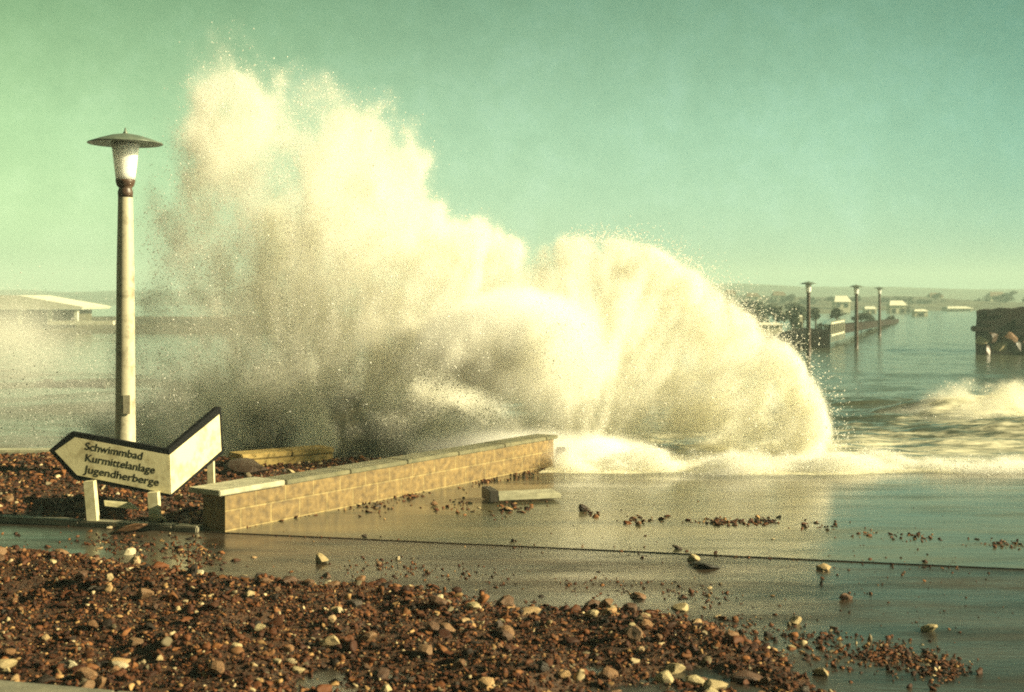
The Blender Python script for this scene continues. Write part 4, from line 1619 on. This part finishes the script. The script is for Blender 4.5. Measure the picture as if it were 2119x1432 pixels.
ep = np.c_[(epx - CX) / F * eyc, eyc + rq.normal(0, .5, 5000), CAM_Z - (epy - HY) / F * eyc]
thr = np.abs(rq.normal(0, .16, 5000)) - .05
ep[:, 0] += thr * .8
ep[:, 2] += thr * .8
p = np.concatenate([p, ep])
size = np.concatenate([size, np.clip(np.exp(rq.normal(math.log(.0075), .4, 5000)), .004, .016)])
plume = p[:, 0] < -0.6
for nm, sel in (('spray_plume', plume), ('falling_curtain', ~plume)):
    o = link(nm, flecks(nm, p[sel] - np.array([0, 18.5, 0]), size[sel], M['spray'], 12), wave)
    o['kind'] = 'stuff'

# foam churned up along the front where it lands, and spray torn off the surge at right
def foam_density(p):
    x, y = p[:, 0], p[:, 1]
    g = flood_z(y)
    line = 16.42 + 0.12 * np.sin(x * 1.7) + 0.10 * np.sin(x * 3.9 + 1)
    n = fbm(np.c_[x * 1.7, y * 1.7, p[:, 2] * 3], 4, 90, .6)
    hgt = 0.06 + 0.16 * np.clip((n - .42) * 4, 0, 1) * np.clip(1.25 - (x - 4.0) * .28, .5, 1)
    d = np.exp(-((y - line) / 0.30) ** 2) * np.clip(1.4 - (p[:, 2] - g) / hgt, 0, 1) * np.clip((n - .30) * 5, 0, 1)
    return 12.0 * d * np.clip((x - 0.5) * 3, 0, 1)


rg = np.random.default_rng(77)
g_, a0, a1, nv_ = dense_grid(foam_density, (0.4, 15.5, -.06), (12.0, 17.6, .42), 0.055)
o = volume_object('foam_mist', wave, g_, a0 - OFF, a1 - OFF, nv_, fog_mat('foam_fog', (0.985, 0.98, 0.94), 1.0))
o['kind'] = 'stuff'
pf = pick(g_, a0, .055, nv_, 45000, 79) - OFF
o = link('foam_front', flecks('foam_front', pf, np.clip(np.exp(rg.normal(math.log(.0075), .4, len(pf))), .004, .02), M['spray'], 13), wave)
o['kind'] = 'stuff'


# spray blown off the surge at right
def surge_density(p):
    x, y = p[:, 0], p[:, 1]
    cy = 26.2 + 0.10 * (x - 10) + 0.7 * np.sin(x * 0.6)
    n = fbm(np.c_[x * 1.5, y * 1.5, p[:, 2] * 2], 4, 95, .6)
    top = flood_z(y) + 0.10 + 0.85 * np.clip((n - .35) * 2.2, 0, 1) * np.clip((x - 7.2) / 2.0, 0, 1)
    return 3.5 * np.exp(-((y - cy) / 0.9) ** 2) * np.clip((top - p[:, 2]) * 3, 0, 1) * np.clip((x - 7.0) / 1.5, 0, 1) * np.clip((n - .33) * 5, 0, 1)


SO = np.array([11.0, 26.0, 0.0])
surge = thing('surge', 'low foaming surge of brown water rolling in over the flood at right', 'wave', SO)
g_, a0, a1, nv_ = dense_grid(surge_density, (6.8, 23.5, -.6), (17, 29, .8), 0.09)
o = volume_object('surge_mist', surge, g_, a0 - SO, a1 - SO, nv_, fog_mat('surge_fog', (0.96, 0.94, 0.85), 1.0))
o['kind'] = 'stuff'
pf = pick(g_, a0, .09, nv_, 24000, 80) - SO
o = link('surge_spray', flecks('surge_spray', pf, np.clip(np.exp(rg.normal(math.log(.011), .4, len(pf))), .005, .03), M['spray'], 15), surge)
o['kind'] = 'stuff'


# soft spray drifting over the sea at the left
def drift_density(p):
    n = fbm(p * np.array([.35, .35, .6]), 4, 91)
    c0 = P(-10, 720, 34)
    d = 0.9 * np.exp(-((p - np.array(c0)) / np.array([1.3, 1.6, .9])) ** 2 @ np.ones(3))
    c1 = P(150, 800, 26)
    d = d + 0.055 * np.exp(-((p - np.array(c1)) / np.array([4.5, 6.0, 1.3])) ** 2 @ np.ones(3))
    return d * np.clip((n - .25) * 3, 0.0, 1.6)


SO = np.array([-10.0, 26.0, 0.0])
drift = thing('drifting_spray', 'soft veil of spray drifting over the sea left of the lamp', 'spray', SO)
g_, a0, a1, nv_ = dense_grid(drift_density, (-19, 17.6, -1.6), (-3.0, 38, 3.0), 0.2)
o = volume_object('drift_mist', drift, g_, a0 - SO, a1 - SO, nv_, fog_mat('drift_fog', (0.97, 0.965, 0.9), 1.0))
o['kind'] = 'stuff'
pf = pick(g_, a0, .2, nv_, 25000, 81) - SO
o = link('droplets', flecks('droplets', pf, np.clip(np.exp(rg.normal(math.log(.008), .4, len(pf))), .004, .02), M['spray'], 16), drift)
o['kind'] = 'stuff'

# ------------------------------------------------------------------ sea air
bm = bmesh.new()
box(bm, (0, 700, 12), (3600, 1500, 36))
me = bpy.data.meshes.new('haze')
bm.to_mesh(me)
bm.free()
hm = fog_mat('haze', (0.66, 0.88, 0.82), HAZE)
me.materials.append(hm)
tag(link('haze', me), kind='stuff')
